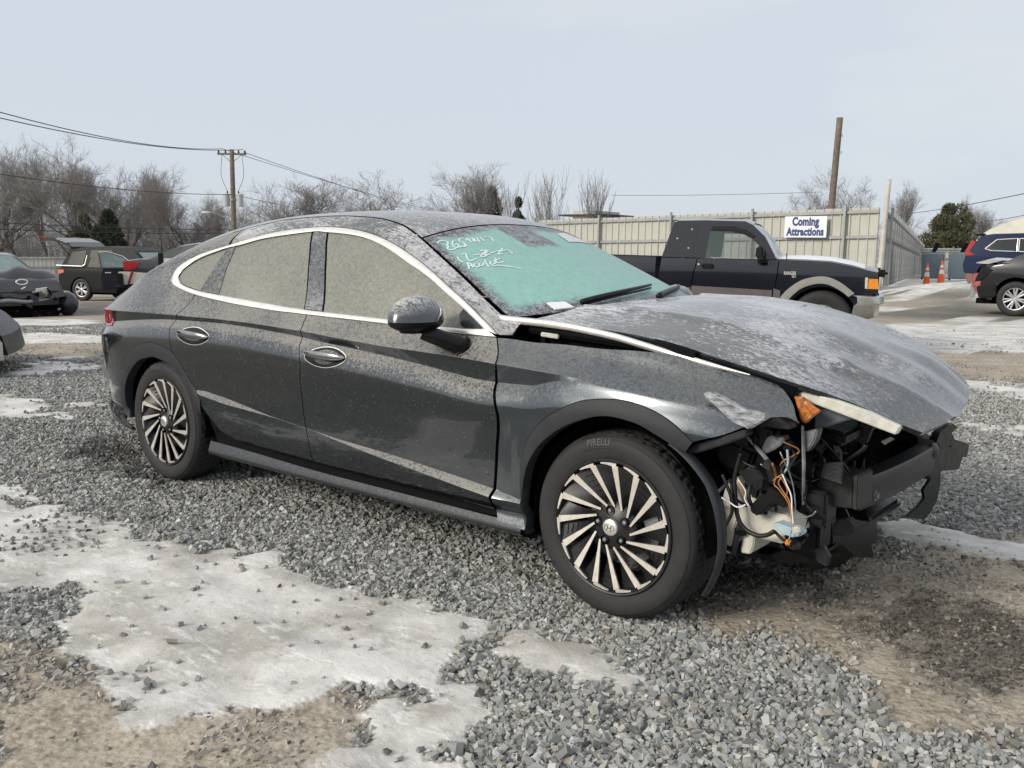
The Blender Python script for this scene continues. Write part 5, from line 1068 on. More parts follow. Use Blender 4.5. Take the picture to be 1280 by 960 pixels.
    panel('indicator', [(.545, .918), (.655, .918), (.672, .792), (.548, .792)], mat=M_amber, cell=.3, sgn=sg, off=.018, hem=.03, wf=tw, parent=hl)
    a = np.linspace(R(-20), R(200), 24); MB().grid(np.stack([np.stack([.03 + q*np.cos(a), np.full(24, sg*y), .39 + q*np.sin(a)], 1) for q, y in ((.44, .83), (.44, .5), (.02, .5))])).build('wheel_well', M_dark, truck)
    MB().grid(np.stack([np.stack([-3.17 + q*np.cos(a), np.full(24, sg*y), .39 + q*np.sin(a)], 1) for q, y in ((.44, .83), (.44, .5), (.02, .5))])).build('wheel_well', M_dark, truck)
    for x in (.03, -3.17): simple_wheel(truck, x, sg*.86, .385, sg, M_silver, 5, .55, .24, .37)
    MB().box((.70, sg*.80, .985), (.12, .14, .09)).build('bug_deflector_end', M_bplas, truck, bevel=.03)
MB().box((-1.62, 0, .95), (.16, 1.5, .62), (0, -.15, 0)).build('bench_seat_back', M_plas, truck, bevel=.05); MB().box((-1.32, 0, .72), (.55, 1.5, .16)).build('bench_seat', M_plas, truck, bevel=.05); MB().box((-.62, 0, 1.02), (.26, 1.5, .22)).build('dashboard', M_bplas, truck, bevel=.04)
tt = np.linspace(0, 2*math.pi, 25); MB().tube(np.stack([-.86 + .08*np.sin(tt), .38 + .19*np.cos(tt), 1.10 + .17*np.sin(tt)], 1), .016, 6).build('steering_wheel', M_bplas, truck, smooth=True)
e = np.linspace(-1, 1, 13)
def across(xz, mat, nm, crown=.03, lift=0.0, skip_w=.0):
    p = np.asarray(xz, float); w = tw(p[:, 0], p[:, 1]) - .004 - skip_w
    return MB().grid(np.stack([np.stack([p[:, 0], w*v, p[:, 1] + lift + crown*(1 - v**4)], 1) for v in e])).build(nm, mat, truck, smooth=True)
across([(-.62, 1.105), (-.2, 1.118), (.1, 1.105), (.35, 1.06), (.52, 1.02), (.655, .99)], M_navy, 'hood', .05)
across([(-.60, 1.12), (-.2, 1.124), (.1, 1.112), (.35, 1.068), (.50, 1.03)], M_snowcap, 'snow_on_hood', .05, .006, .05)
across([(-1.86, 1.565), (-1.80, 1.59), (-1.46, 1.598), (-.96, 1.59), (-.86, 1.545)], M_navy, 'roof', .035)
across([(-.86, 1.545), (-.70, 1.40), (-.54, 1.12)], M_teal, 'windshield', .02)
across([(-.68, 1.30), (-.60, 1.17), (-.50, 1.105)], M_snowcap, 'snow_on_windshield', .025, .006, .08)
across([(-1.99, 1.12), (-1.86, 1.565)], M_dglass, 'rear_glass', .0); across([(-2.02, .5), (-1.99, 1.12)], M_navy, 'cab_back', 0)
MB().box((.655, 0, .87), (.03, 1.55, .24)).build('grille', M_bplas, truck); MB().box((-3.13, 0, .72), (2.1, 1.6, .04)).build('bed_floor', M_dark, truck); MB().box((-4.2, 0, .84), (.05, 1.62, .58)).build('tailgate', M_navy, truck, bevel=.01)
MB().box((-1.8, 0, .45), (4.6, .9, .12)).build('chassis', M_dark, truck)
bp_ = MB()
sec_ = [(-.02, .71), (.03, .70), (.04, .62), (.0, .585), (-.02, .46), (-.10, .42), (-.14, .45)]
yy_ = np.array([-.93, -.90, -.84, -.7, -.4, 0, .4, .7, .84, .90, .93]); xx_ = np.array([.40, .56, .655, .70, .72, .725, .72, .70, .655, .56, .40])
bp_.grid(np.stack([np.stack([xx_ + dx * (1 + 0*yy_), yy_ * (1 - .04*(z < .5)), np.full(11, z)], 1) for dx, z in sec_])).build('front_bumper', plain('scuffed_chrome', (.62, .62, .60), .30, .85, .12, 10), truck, angle=35)
v, f = text_mesh('RANGER', .060, True, 1.0); MB().add(np.stack([-.37 + v[:, 0]*.62, np.full(len(v), -.885), .955 + v[:, 1]], 1), f).build('badge', M_cream, truck, fix=False)
v, f = text_mesh('XLT', .040, True, 1.0); MB().add(np.stack([-.32 + v[:, 0]*.7, np.full(len(v), -.885), .915 + v[:, 1]], 1), f).build('trim_badge', M_cream, truck, fix=False)
MB().tube([(-.42, -.80, 1.10), (-.43, -.80, 1.20)], .006, 5).build('antenna_stub', M_bplas, truck)

def generic(name, loc, heading, pitch, top, house, wins, mat, W, L, wheels, wr, rim, label, glass=M_dglass, tum=.42, zs=.30, spokes=5, chrome=None, cat='car', group=None):
    t = empty(name, loc, R(heading)); t.rotation_euler = (0, pitch, R(heading)); tag(t, label, cat, group)
    zb = house[0][1]; wf = mkw(W, zb, tum, 0, L, pw=4, ends=.16)
    hull('lower_body', arched(top, zs, wheels, wr + .075), wf, mat, t); hull('cabin', house, wf, mat, t, crown=.03)
    for sg in (-1, 1):
        for wpoly in wins:
            o = panel('window', wpoly, wf, glass, t, cell=.3, gap=0, hem=.004, off=.006, sgn=sg)
            if chrome: MB().tube([(x, sg * (float(wf(x, z)) + .008), z) for x, z in dense(wpoly, .15).tolist() + [wpoly[0]]], .014, 5).build('window_trim', chrome, o)
        for x in wheels:
            a = np.linspace(R(-10), R(190), 20); q = wr + .075
            MB().grid(np.stack([np.stack([x + r_*np.cos(a), np.full(20, sg*y), .34 + r_*np.sin(a)], 1) for r_, y in ((q, W - .05), (q, W - .4), (.02, W - .4))])).build('wheel_well', M_dark, t)
            simple_wheel(t, x, sg * (W - .03), wr, sg, rim, spokes)
    MB().box((L/2, 0, .27), (L*.86, W*1.5, .1)).build('underside', M_dark, t)
    return t, wf
SEDAN_TOP = [(.12, .30), (.03, .42), (0, .62), (.03, .86), (.10, .97), (.45, 1.02), (.95, 1.02), (2.0, .97), (3.3, .94), (3.7, .94), (4.3, .84), (4.65, .72), (4.78, .56), (4.74, .30)]
SEDAN_HOUSE = [(.62, 1.02), (1.05, 1.22), (1.45, 1.37), (1.85, 1.44), (2.35, 1.455), (2.75, 1.40), (3.55, .95)]
SEDAN_WINS = [[(1.22, 1.04), (1.50, 1.33), (1.90, 1.39), (1.98, 1.39), (1.98, 1.01)], [(2.04, 1.01), (2.04, 1.39), (2.35, 1.39), (2.70, 1.33), (3.25, .985)]]
SUV_TOP = [(.16, .34), (.05, .46), (.0, .70), (.03, .98), (.12, 1.10), (2.0, 1.08), (3.6, 1.08), (3.9, 1.07), (4.8, .98), (5.08, .86), (5.18, .60), (5.12, .34)]
SUV_HOUSE = [(.12, 1.10), (.30, 1.42), (.46, 1.66), (.9, 1.75), (1.8, 1.785), (2.6, 1.76), (3.05, 1.64), (3.85, 1.08)]
# SUV with everything open
t, wf = generic('open_suv', (-27.15, 11.61, -.62), 22, 0, SUV_TOP, SUV_HOUSE, [[(.42, 1.16), (.56, 1.60), (1.18, 1.66), (1.10, 1.14)], [(1.30, 1.13), (1.36, 1.67), (2.2, 1.68), (2.2, 1.12)]], M_suv, .99, 5.18, [1.02, 4.08], .375, M_silver, 'dark grey SUV with its liftgate raised and front door open', glass=plain('hazy_grey_glass', (.055, .058, .05), .45, 0, .2, 5, spec=.2), cat='SUV', tum=.30, spokes=6)
lg = np.array([(.62, 1.76), (.40, 1.93), (-.05, 2.06), (-.42, 2.08), (-.70, 1.98), (-.72, 1.93), (-.40, 1.97), (0, 1.93), (.40, 1.82)])
g = MB().prism(lg, 'y', -.80, .80).build('liftgate', M_navy, t, bevel=.03)
for sg in (-1, 1): MB().box((-.56, sg*.70, 2.06), (.26, .22, .05), (0, .2, 0)).build('tail_lamp', M_red, g, bevel=.02)
MB().tube([(.5, -.78, 1.45), (.0, -.78, 1.95)], .015, 6).build('gas_strut', M_bplas, g)
MB().box((.02, 0, .80), (.06, 1.5, .5)).build('boot_opening', M_dark, t)
for sg in (-1, 1): panel('tail_lamp', [(.02, 1.02), (.02, .86), (.30, .92), (.30, 1.02)], wf, plain('amber_red_lens', (.55, .14, .07), .3), t, cell=.3, off=.012, sgn=sg)
# door swung out on its front hinge
dd = empty('open_front_door', (3.40, -.97, 0), R(43), t)
dp = [(-1.12, .42), (0, .42), (.02, 1.02), (-.02, 1.12), (-1.10, 1.12), (-1.16, .80)]; wfd = lambda x, z: 0*x + .02 - .30*np.clip(z - 1.12, 0, 9)
MB().prism(dp, 'y', -.03, .08).build('door_shell', M_suvdoor, dd, bevel=.015)
fr = [(-1.13, 1.12), (-1.20, 1.62), (-.95, 1.64), (-.5, 1.50), (-.02, 1.12)]
panel('door_glass', inset(fr, .04), wfd, M_teal, dd, cell=.3, gap=0)
MB().tube([(x, -float(wfd(x, z)), z) for x, z in fr], .028, 6).build('window_frame', M_navy, dd); MB().tube([(x, -float(wfd(x, z)) - .02, z) for x, z in fr[1:]], .014, 5).build('chrome_edge', M_chrome, dd)
MB().box((-.95, -.045, .98), (.18, .03, .035)).build('door_handle', M_chrome, dd, bevel=.008); MB().ball((-.16, -.22, 1.17), (.10, .14, .08), 12).build('wing_mirror', M_bplas, dd, smooth=True)
MB().tube([(.10, -.99, 1.16), (1.14, -1.0, 1.14), (1.26, -.99, 1.2), (1.32, -.93, 1.5)], .018, 6).build('window_trim', M_chrome, t)
MB().grid(np.stack([np.stack([np.linspace(3.12, 3.80, 6), np.linspace(.66, .84, 6)*s_, np.linspace(1.62, 1.12, 6)], 1) for s_ in np.linspace(-1, 1, 7)])).build('windshield', M_teal, t, smooth=True)
# grey sedan behind it, bumper hanging
t, wf = generic('grey_sedan', (-19.09, 9.11, -.14), 56, 0, SEDAN_TOP, SEDAN_HOUSE, SEDAN_WINS, M_greysed, .92, 4.78, [1.02, 3.82], .325, M_silver, 'grey frosted sedan with red tail lamp and broken pale rear bumper', glass=plain('hazy_glass', (.13, .14, .13), .4), spokes=5)
for sg in (-1, 1): panel('tail_lamp', [(.0, .97), (.01, .72), (.30, .76), (.42, .93), (.14, .98)], wf, M_red, t, cell=.3, off=.02, sgn=sg, hem=.03)
MB().prism([(-.10, .70), (-.13, .60), (-.12, .30), (.05, .24), (.62, .28), (.66, .66), (.2, .70)], 'y', -.95, -.88).build('torn_bumper', M_cream, t, bevel=.01)
MB().prism([(.20, .70), (.26, .70), (.14, .34), (.09, .34)], 'y', -.97, -.955).build('red_strap', M_red, t); MB().prism([(-.14, .66), (.0, .66), (.04, .20), (-.10, .20)], 'y', -1.0, -.96).build('bumper_flap', M_bplas, t)
MB().prism([(.95, .80), (1.40, .80), (1.40, .92), (.92, .92)], 'y', -.925, -.915).build('bare_patch', M_cream, t)
# black scanner and a paper hung on the grey sedan's far side
an = MB().box((0, 0, .18), (.12, .08, .36)).tube([(.03, 0, .36), (.03, 0, .58)], .014, 6).build('radio_handset', M_bplas, bevel=.02); an.location = (-17.19, 9.01, .70); an.rotation_euler = (0, 0, R(56)); tag(an, 'black handset with stub antenna beside the grey sedan roof', 'radio')
MB().box((.20, -.02, .08), (.26, .02, .28)).build('paper_tag', M_paper, an)
# wrecked navy car nose-on at the left edge
t, wf = generic('crumpled_car', (-19.62, 4.66, -.42), 0, 0, SEDAN_TOP[:9] + [(3.7, 1.0), (4.15, 1.03), (4.45, .92), (4.62, .70), (4.60, .42), (4.5, .34)], SEDAN_HOUSE, SEDAN_WINS, M_navy, .92, 4.78, [1.02, 3.82], .325, M_silver, 'navy car with buckled hood and stripped front at the left edge', glass=M_teal)
M_bent = paint('dull_navy_lacquer', (.010, .012, .020), metal=.2, rough=.3, dust=.05, coat=.6)
nz = MB(); hx, hy = np.meshgrid(np.linspace(3.45, 4.72, 14), np.linspace(-.86, .86, 18), indexing='ij'); hz = 1.02 + .13*np.exp(-((hx - 4.1)/.25)**2) * (1 + .3*np.sin(hy*5)) - .42*np.clip((hx - 4.25)/.47, 0, 1)**1.6 + .03*np.sin(hy*11 + hx*9) - .06*hy*hy
nz.grid(np.stack([hx, hy, hz], -1)).build('buckled_hood', M_bent, t, smooth=True)
MB().grid(np.stack([np.stack([np.linspace(2.82, 3.62, 6), np.linspace(.60, .80, 6)*s_, np.linspace(1.40, 1.0, 6)], 1) for s_ in np.linspace(-1, 1, 7)])).build('windshield', M_teal, t, smooth=True)
MB().tube(rs([(4.62, -.66, .50), (4.74, -.3, .54), (4.75, .1, .50), (4.64, .62, .56)], 16), .045, 6).build('bare_beam', M_steel, t, smooth=True)
for nm, c_, d_, m_ in (('radiator', (4.5, 0, .46), (.1, 1.35, .52), M_dark), ('lower_tray', (4.50, 0, .20), (.3, 1.6, .16), M_dark), ('battery_tray', (4.60, .42, .66), (.2, .3, .22), M_tank), ('lamp_shell', (4.54, -.66, .70), (.22, .30, .14), M_bplas)): MB().box(c_, d_, (.1, .1, .1)).build(nm, m_, t, bevel=.03)
MB().ball((4.50, .98, .42), (.30, .20, .26), 14).build('bumper_skin', M_bent, t, smooth=True)
rk = random.Random(4)
for i in range(22):
    c = (4.66 + rk.uniform(-.06, .10), rk.uniform(-.85, .85), rk.uniform(.14, .72)); n = rk.randint(3, 6); s_ = rk.uniform(.05, .16)
    MB().prism([(s_*rk.uniform(.4, 1.3)*math.cos(k_*6.283/n), s_*rk.uniform(.4, 1)*math.sin(k_*6.283/n)) for k_ in range(n)], 'x', -.01, .02).xf(Matrix.Translation(c) @ Euler((rk.uniform(-2, 2), rk.uniform(-1, 1), rk.uniform(-1, 1))).to_matrix().to_4x4()).build('torn_piece', rk.choice([M_bplas, M_bplas, M_dark, M_steel, M_plas]), t)
tt = np.linspace(0, 2*math.pi, 25); MB().tube(np.stack([np.full(25, 4.72), .11*np.cos(tt), .90 + .05*np.sin(tt)], 1), .012, 5).build('emblem', M_chrome, t); MB().tube([(4.76, -.04, .76), (4.76, .05, .80)], .014, 5).build('emblem_bar', M_chrome, t)
# corner of a car poking into the frame on the left
t, wf = generic('parked_hatchback', (-7.13, -3.20, -.08), 62, 0, [(.1, .30), (0, .6), (.04, 1.0), (3.2, .92), (3.8, .74), (4.02, .60), (4.14, .48), (4.18, .30), (4.15, .14), (4.05, .10)], [(.2, 1.0), (.6, 1.40), (1.6, 1.48), (2.2, 1.42), (3.0, .98)], [[(1.0, 1.04), (1.1, 1.38), (1.6, 1.40), (2.1, 1.36), (2.6, 1.03)]], M_bplas, .88, 4.2, [.78, 3.35], .31, M_silver, 'dark bumper corner with white and yellow panel at the left edge', group=None)
panel('white_panel', [(3.96, .25), (4.145, .25), (4.145, .42), (4.09, .50), (3.96, .50)], wf, M_cream, t, cell=.3, off=.012)
panel('yellow_mark', [(3.98, .515), (4.08, .51), (4.085, .535), (4.03, .575), (3.98, .58)], wf, plain('yellow_mark', (.70, .55, .03), .5), t, cell=.3, off=.016)
# crushed black car at the right edge
t, wf = generic('rear_crushed_car', (-0.85, 19.13, 0), 6, 0, [(.55, .30), (.42, .44), (.36, .62), (.50, .86), (.62, .96), (.95, 1.02), (2.0, .98), (3.3, .95), (3.7, .94), (4.3, .84), (4.65, .72), (4.78, .56), (4.74, .30)], [(.80, 1.02), (1.05, 1.16), (1.45, 1.33), (1.9, 1.43), (2.4, 1.445), (2.8, 1.38), (3.6, .95)], SEDAN_WINS, M_blk, .91, 4.78, [1.05, 3.82], .335, M_silver, 'black car with smashed tail and broken red lamps', spokes=7)
t.scale = (1.06, 1.03, 1.10)
MB().grid(np.stack([[(.30, -.80, 1.02), (.62, -.80, 1.08), (1.0, -.78, 1.06), (1.5, -.66, 1.32)], [(.22, -.2, 1.0), (.6, -.2, 1.12), (1.0, -.2, 1.10), (1.5, -.2, 1.36)], [(.35, .80, .98), (.62, .80, 1.06), (1.0, .78, 1.06), (1.5, .66, 1.32)]])).build('bent_boot_lid', paint('snowy_lid', (.2, .2, .2), dust=.5, frost=1, frostcol=(.6, .6, .6)), t, smooth=True)
MB().prism([(.24, .80), (.46, .84), (.44, .60), (.48, .46), (.36, .42), (.26, .54)], 'y', -.86, -.72).build('broken_tail_lamp', plain('broken_red_lens', (.30, .075, .065), .5, 0, .6, 16), t, bevel=.03)
MB().prism([(.10, .80), (.30, .78), (.28, .64), (.16, .60)], 'y', -.80, -.5).build('lamp_fragment', plain('dull_red_lens', (.22, .10, .09), .5), t, bevel=.02)
MB().prism([(.22, .70), (.30, .72), (.32, .34), (.24, .30)], 'y', -.80, -.76).build('bent_bracket', M_steel, t); MB().prism([(.34, .56), (.7, .62), (.72, .36), (.4, .33)], 'y', -.90, -.6).build('torn_bumper', M_bplas, t, bevel=.02)
MB().prism([(.42, .98), (.62, .88), (.40, .66), (.30, .66)], 'y', -.88, -.82).build('bent_quarter_edge', M_bplas, t, bevel=.01)
# blue SUV beyond it
t, wf = generic('blue_suv', (-3.64, 30.85, .30), 9, 0, [(.12, .34), (.03, .46), (.0, .66), (.05, .95), (.14, 1.08), (2.0, 1.05), (3.3, 1.05), (4.2, .95), (4.5, .80), (4.6, .5), (4.5, .34)], [(.14, 1.08), (.30, 1.36), (.44, 1.60), (.8, 1.67), (1.7, 1.70), (2.4, 1.66), (2.8, 1.56), (3.5, 1.05)], [[(.62, 1.20), (.95, 1.50), (1.55, 1.54), (1.55, 1.12), (.80, 1.14)], [(1.6, 1.12), (1.6, 1.54), (2.3, 1.52), (2.7, 1.40), (3.1, 1.10)]], M_bluesuv, .92, 4.6, [.85, 3.5], .35, M_silver, 'blue SUV with chrome-edged windows beyond the smashed black car', chrome=M_chrome, cat='SUV', tum=.28)
for sg in (-1, 1): panel('tail_lamp', [(.02, 1.10), (.20, 1.50), (.34, 1.42), (.16, 1.12), (.34, .98), (.04, .96)], wf, M_red, t, cell=.3, off=.02, sgn=sg, hem=.03)
MB().box((.40, 0, 1.67), (.30, 1.2, .05), (0, -.1, 0)).build('roof_spoiler', M_bluesuv, t, bevel=.02)
# ---------------------------------------------------------------- fences, poles, wires, cones, bins
def corr(w, h, pitch=.30, d=.035):
    """one sheet of ribbed fence metal, w wide, h tall, in the xz plane"""
    n = max(1, int(round(w / pitch))); xs = []
    for i in range(n):
        a = i * w / n; p = w / n; xs += [(a, 0), (a + .70*p, 0), (a + .76*p, -d), (a + .92*p, -d), (a + .98*p, 0)]
    xs.append((w, 0)); xs = np.array(xs); m = MB()
    m.grid(np.stack([np.stack([xs[:, 0], xs[:, 1], np.full(len(xs), z)], 1) for z in (0, h)])); m.grid(np.stack([np.stack([xs[:, 0], xs[:, 1] + .012, np.full(len(xs), z)], 1) for z in (0, h)], 0), flip=True)
    return m
def fencemat(nm, col):
    t = NT(nm); n = t.noise(1.4, 5, .65); s = t.noise(9, 5, .7, vscale=(1, 1, .12))
    c = t.mix(t.rng(n, .35, .65), tuple(q*.88 for q in col), col); c = t.mix(t.rng(s, .54, .70, 0, .45), c, (.26, .24, .19)); t.set(Base_Color=c, Roughness=.55, Metallic=.05); return t.m
M_fence = fencemat('cream_sheet_metal', (.47, .47, .415)); M_fence2 = fencemat('pale_sheet_metal', (.52, .52, .47)); M_galv = plain('galvanised_steel', (.30, .31, .31), .55, .5, .2, 6); M_wood = plain('weathered_wood', (.16, .13, .10), .85, 0, .3, 5, bump=.5, bscale=25); M_palewood = plain('pale_post_paint', (.50, .48, .43), .7, 0, .15, 6)
def fence(name, A, B, h, za, zb, label, pw=1.0, post=3.6, pmat=None, gap=.012, rails=(.62, .945), side=-1, tilt=0.0, group='sheet metal fences round the lot'):
    A, B = np.array(A, float), np.array(B, float); Ln = np.linalg.norm(B - A); an = math.atan2(*(B - A)[::-1]); t = empty(name, (A[0], A[1], 0), an); tag(t, label, 'fence', group)
    n = int(Ln / pw); proto = None
    for i in range(n):
        z = za + (zb - za) * (i + .5) / n
        if proto is None: proto = corr(pw - gap, h).build('panel', pmat or M_fence, t, fix=False); o = proto
        else: o = proto.copy(); link(o, t)
        o.location = (i * pw, 0, z); o.rotation_euler = (0, 0, random.gauss(0, .006) + tilt)
    npst = int(Ln / post) + 1; pp = None
    for i in range(npst):
        x = min(i * post, Ln - .05); z = za + (zb - za) * x / Ln
        if pp is None: pp = MB().box((0, 0, (h + .12) / 2), (.09, .09, h + .12)).build('post', M_galv, t, bevel=.01); o = pp
        else: o = pp.copy(); link(o, t)
        o.location = (x, side * .14, z)
    for r in rails:
        MB().box((0, 0, 0), (Ln, .06, .11)).xf(Matrix.Translation((Ln/2, side * .07, (za + zb)/2 + h*r)) @ Matrix.Rotation(-math.atan2(zb - za, Ln), 4, 'Y')).build('rail', M_galv, t, bevel=.01)
    return t
fence('sheet_metal_fence', (-36.4, 30.9), (-6.4, 30.28), 2.72, -.42, .20, 'cream ribbed metal fence carrying the lettered sign')
fence('sheet_metal_fence', (-6.2, 30.5), (-26.8, 110.0), 2.62, .15, -.6, 'receding metal fence with exposed grey posts beyond the lettered sign', pw=1.0, post=2.0, side=-1, pmat=M_fence, gap=.30)
fence('sheet_metal_fence', (-19.2, 78.0), (4.0, 97.0), 2.3, -.45, -.3, 'low pale fence across the yard behind the traffic cones', pw=1.0, pmat=M_fence, side=-1)
fence('sheet_metal_fence', (-84.0, 25.0), (-68.0, 54.0), 2.4, -2.45, -2.1, 'pale metal fence behind the open SUV', pw=1.0, pmat=M_fence2, side=-1)
# sign on the fence
sg_ = MB().box((0, 0, 0), (1.62, .03, .78)).build('fence_sign', plain('sign_white', (.72, .74, .76), .5, 0, .05, 6), bevel=.004)
sg_.location = (-9.02, 30.10, 2.235); sg_.rotation_euler = (0, 0, -.0207); tag(sg_, 'white sign with blue bold lettering on the cream fence', 'sign')
M_ink = plain('blue_ink', (.020, .05, .19), .6, 0, .1, 20)
for tx, z, s in (('Coming', .185, .42), ('Attractions', -.185, .40)):
    v, f = text_mesh(tx, s, .05, 1.04); MB().add(np.stack([v[:, 0]*.74, np.full(len(v), -.019), v[:, 1] + z], 1), f).build('lettering', M_ink, sg_, fix=False)
# poles
def pole(name, loc, h, r0, r1, mat, lean, label, cat='pole'):
    t = empty(name, loc); tag(t, label, cat); p = np.linspace(0, 1, 8)
    MB().tube(np.stack([lean[0]*p, lean[1]*p, h*p], 1), r0 + (r1 - r0)*p, 12).build('shaft', mat, t, smooth=True); return t
p = pole('cut_off_pole', (-10.45, 36.08, -.1), 7.05, .15, .13, M_wood, (.20, .1), 'bare brown wooden pole standing behind the cream fence')
for z in (5.6, 6.3): MB().box((.36, .05, z), (.03, .05, .12)).build('pole_bracket', M_galv, p)
pole('corner_post', (-6.25, 30.15, 0), 3.86, .095, .085, M_palewood, (.09, .04), 'pale round post at the corner of the cream fence')
up = pole('utility_pole', (-60.37, 40.32, -2.0), 10.82, .24, .17, M_wood, (.0, .0), 'utility pole with crossarm, two transformers and a street lamp')
ua = R(38)   # across the line
def uq(d, z, o=0.0): return (d*math.cos(ua) - o*math.sin(ua), d*math.sin(ua) + o*math.cos(ua), z)
MB().box((0, 0, 0), (2.3, .12, .15)).xf(Matrix.Translation((0, 0, 10.47)) @ Matrix.Rotation(ua, 4, 'Z')).build('crossarm', M_wood, up)
for d in (-1.05, -.5, .55, 1.05): MB().lathe([(.05, 0), (.09, .05), (.05, .1), (.08, .16), (0, .24)], 10, 'z', uq(d, 10.55)).build('insulator', M_plas, up)
for s in (-1, 1): MB().tube([uq(0, 9.77), uq(s*.75, 10.40)], .03, 5).build('brace', M_galv, up)
for s in (-1, 1):
    tr = MB().lathe([(0, 6.35), (.26, 6.37), (.27, 6.45), (.27, 7.22), (.29, 7.24), (.29, 7.3), (.2, 7.38), (0, 7.4)], 20, 'z', uq(s*.55, 0)).build('transformer', plain('transformer_grey', (.45, .46, .47), .5), up, angle=35)
    MB().lathe([(.04, 7.38), (.07, 7.45), (.04, 7.5), (.06, 7.56), (0, 7.62)], 8, 'z', uq(s*.45, 0)).build('bushing', M_plas, tr); MB().tube(rs([uq(s*.45, 7.6), uq(s*.9, 8.8), uq(s*.8, 10.42)], 12), .02, 4).build('lead', M_rub2, tr)
MB().box(uq(0, 6.9), (.5, .5, .2)).build('mounting_band', M_galv, up)
la = MB().tube(rs([uq(0, 5.1), uq(-.9, 5.6), uq(-1.6, 5.85), uq(-2.0, 5.9)], 14), .035, 6).build('lamp_arm', M_galv, up); MB().ball(uq(-2.2, 5.86), (.42, .2, .12), 10, (0, 0, ua)).build('lamp_head', plain('lamp_grey', (.5, .5, .5), .4), la, smooth=True)
p = pole('utility_pole', (-153.39, 138.62, -4.0), 15.46, .3, .22, M_wood, (0, 0), 'far small utility pole top showing above the sedan roof'); MB().box((0, 0, 13.26), (3.4, .2, .22), (0, 0, .7)).build('crossarm', M_wood, p)
for s in (-1, 1): MB().tube([(0, 0, 11.86), (s*1.1, s*.9, 13.16)], .07, 5).build('brace', M_wood, p)
def wire(pts, sag, r, label):
    a, b = np.array(pts[0]), np.array(pts[1]); t = np.linspace(0, 1, 40); P = a + (b - a)*t[:, None]; P[:, 2] -= sag * 4 * t * (1 - t)
    tag(MB().tube(P, r, 4).build('overhead_wire', M_rub2, smooth=True), label, 'wire', 'overhead wires')
wire(((-35.93, 12.52, 6.56), (-60.97, 39.83, 8.87)), 0.5, 0.022, 'upper power line running off from the utility pole to the left')
wire(((-35.93, 12.52, 6.31), (-59.67, 40.89, 8.83)), 0.5, 0.022, 'lower power line running off from the utility pole to the left')
wire(((-60.97, 39.83, 8.87), (-98.4, 106.13, 6.7)), 0.3, 0.022, 'power line from the crossarm falling away behind the sedan roof, upper')
wire(((-59.67, 40.89, 8.64), (-98.4, 106.13, 6.2)), 0.3, 0.022, 'power line from the crossarm falling away behind the sedan roof, lower')
wire(((-43.37, 15.46, 4.56), (-60.37, 40.32, 5.32)), 0.3, 0.022, 'cable crossing the bare trees below the power lines')
wire(((-60.37, 40.32, 5.32), (-99.92, 91.95, 5.37)), 0.3, 0.022, 'cable leaving the utility pole behind the small bare tree')
wire(((-54.01, 19.67, 2.43), (-62.62, 44.94, 2.66)), 0.15, 0.022, 'thick black cable low across the woods')
wire(((-54.01, 19.67, 2.05), (-62.62, 44.94, 2.39)), 0.15, 0.022, 'thin black cable just under the thick one low across the woods')
wire(((-36.26, 131.25, 6.83), (-7.13, 64.6, 5.58)), 0.2, 0.03, 'power line climbing to the right over the evergreen')
wire(((-27.18, 138.7, 6.12), (-9.07, 75.95, 4.76)), 0.2, 0.03, 'fainter power line low at the right edge')
wire(((-83.98, 130.9, 10.66), (-56.31, 153.6, 11.7)), 0.2, 0.03, 'faint distant power line over the cream fence')
# leaning fence pickets in the scrub and cones, bins, tent
def cone(loc, label):
    t = empty('traffic_cone', loc); tag(t, label, 'cone', 'traffic cones'); org = plain('cone_orange', (.85, .13, .03), .5, 0, .1, 20); wh = plain('cone_white', (.78, .76, .74), .5)
    MB().box((0, 0, .02), (.37, .37, .04)).build('base', M_bplas if False else org, t, bevel=.008)
    z = [.04, .40, .56, .64, .74, .91]; r = lambda q: .145 - .118*(q/.91)
    for a, b, m_ in zip(z[:-1], z[1:], (org, wh, org, wh, org)): MB().lathe([(r(a), a), (r(b), b)] + ([(0, b)] if b > .9 else []), 24, 'z').build('sleeve', m_, t, smooth=True)
cone((-5.86, 34.6, float(slope(-5.86, 34.6))), 'orange and white traffic cone, the one nearer the fence'); cone((-5.30, 34.45, float(slope(-5.30, 34.45))), 'orange and white traffic cone, the one nearer the black car')
M_bin = plain('blue_grey_bin', (.10, .135, .165), .6, 0, .12, 8)
def wbin(loc, rz, label):
    t = empty('wheeled_bin', loc, rz); tag(t, label, 'bin', 'wheeled bins')
    MB().box((0, 0, .72), (.92, .8, 1.25), taper=1.12).build('tub', M_bin, t, bevel=.03); MB().box((0, .02, 1.40), (1.1, .95, .07)).build('rim', M_bin, t, bevel=.02)
    MB().box((.15, .50, 1.66), (.22, .10, .55), (.35, .2, .5)).build('lid', M_bplas, t, bevel=.02); MB().tube([(-.5, .42, 1.2), (.5, .42, 1.2)], .03, 6).build('handle', M_bplas, t)
    for s in (-1, 1): MB().lathe([(0, -.04), (.14, -.04), (.14, .04), (0, .04)], 16, 'x', (s*.42, .38, .14)).build('wheel', M_rub, t)
wbin((-9.15, 47.5, 0), .35, 'blue grey wheeled bin, the one nearer the fence'); wbin((-7.75, 47.1, 0), .2, 'blue grey wheeled bin, the one nearer the blue SUV')
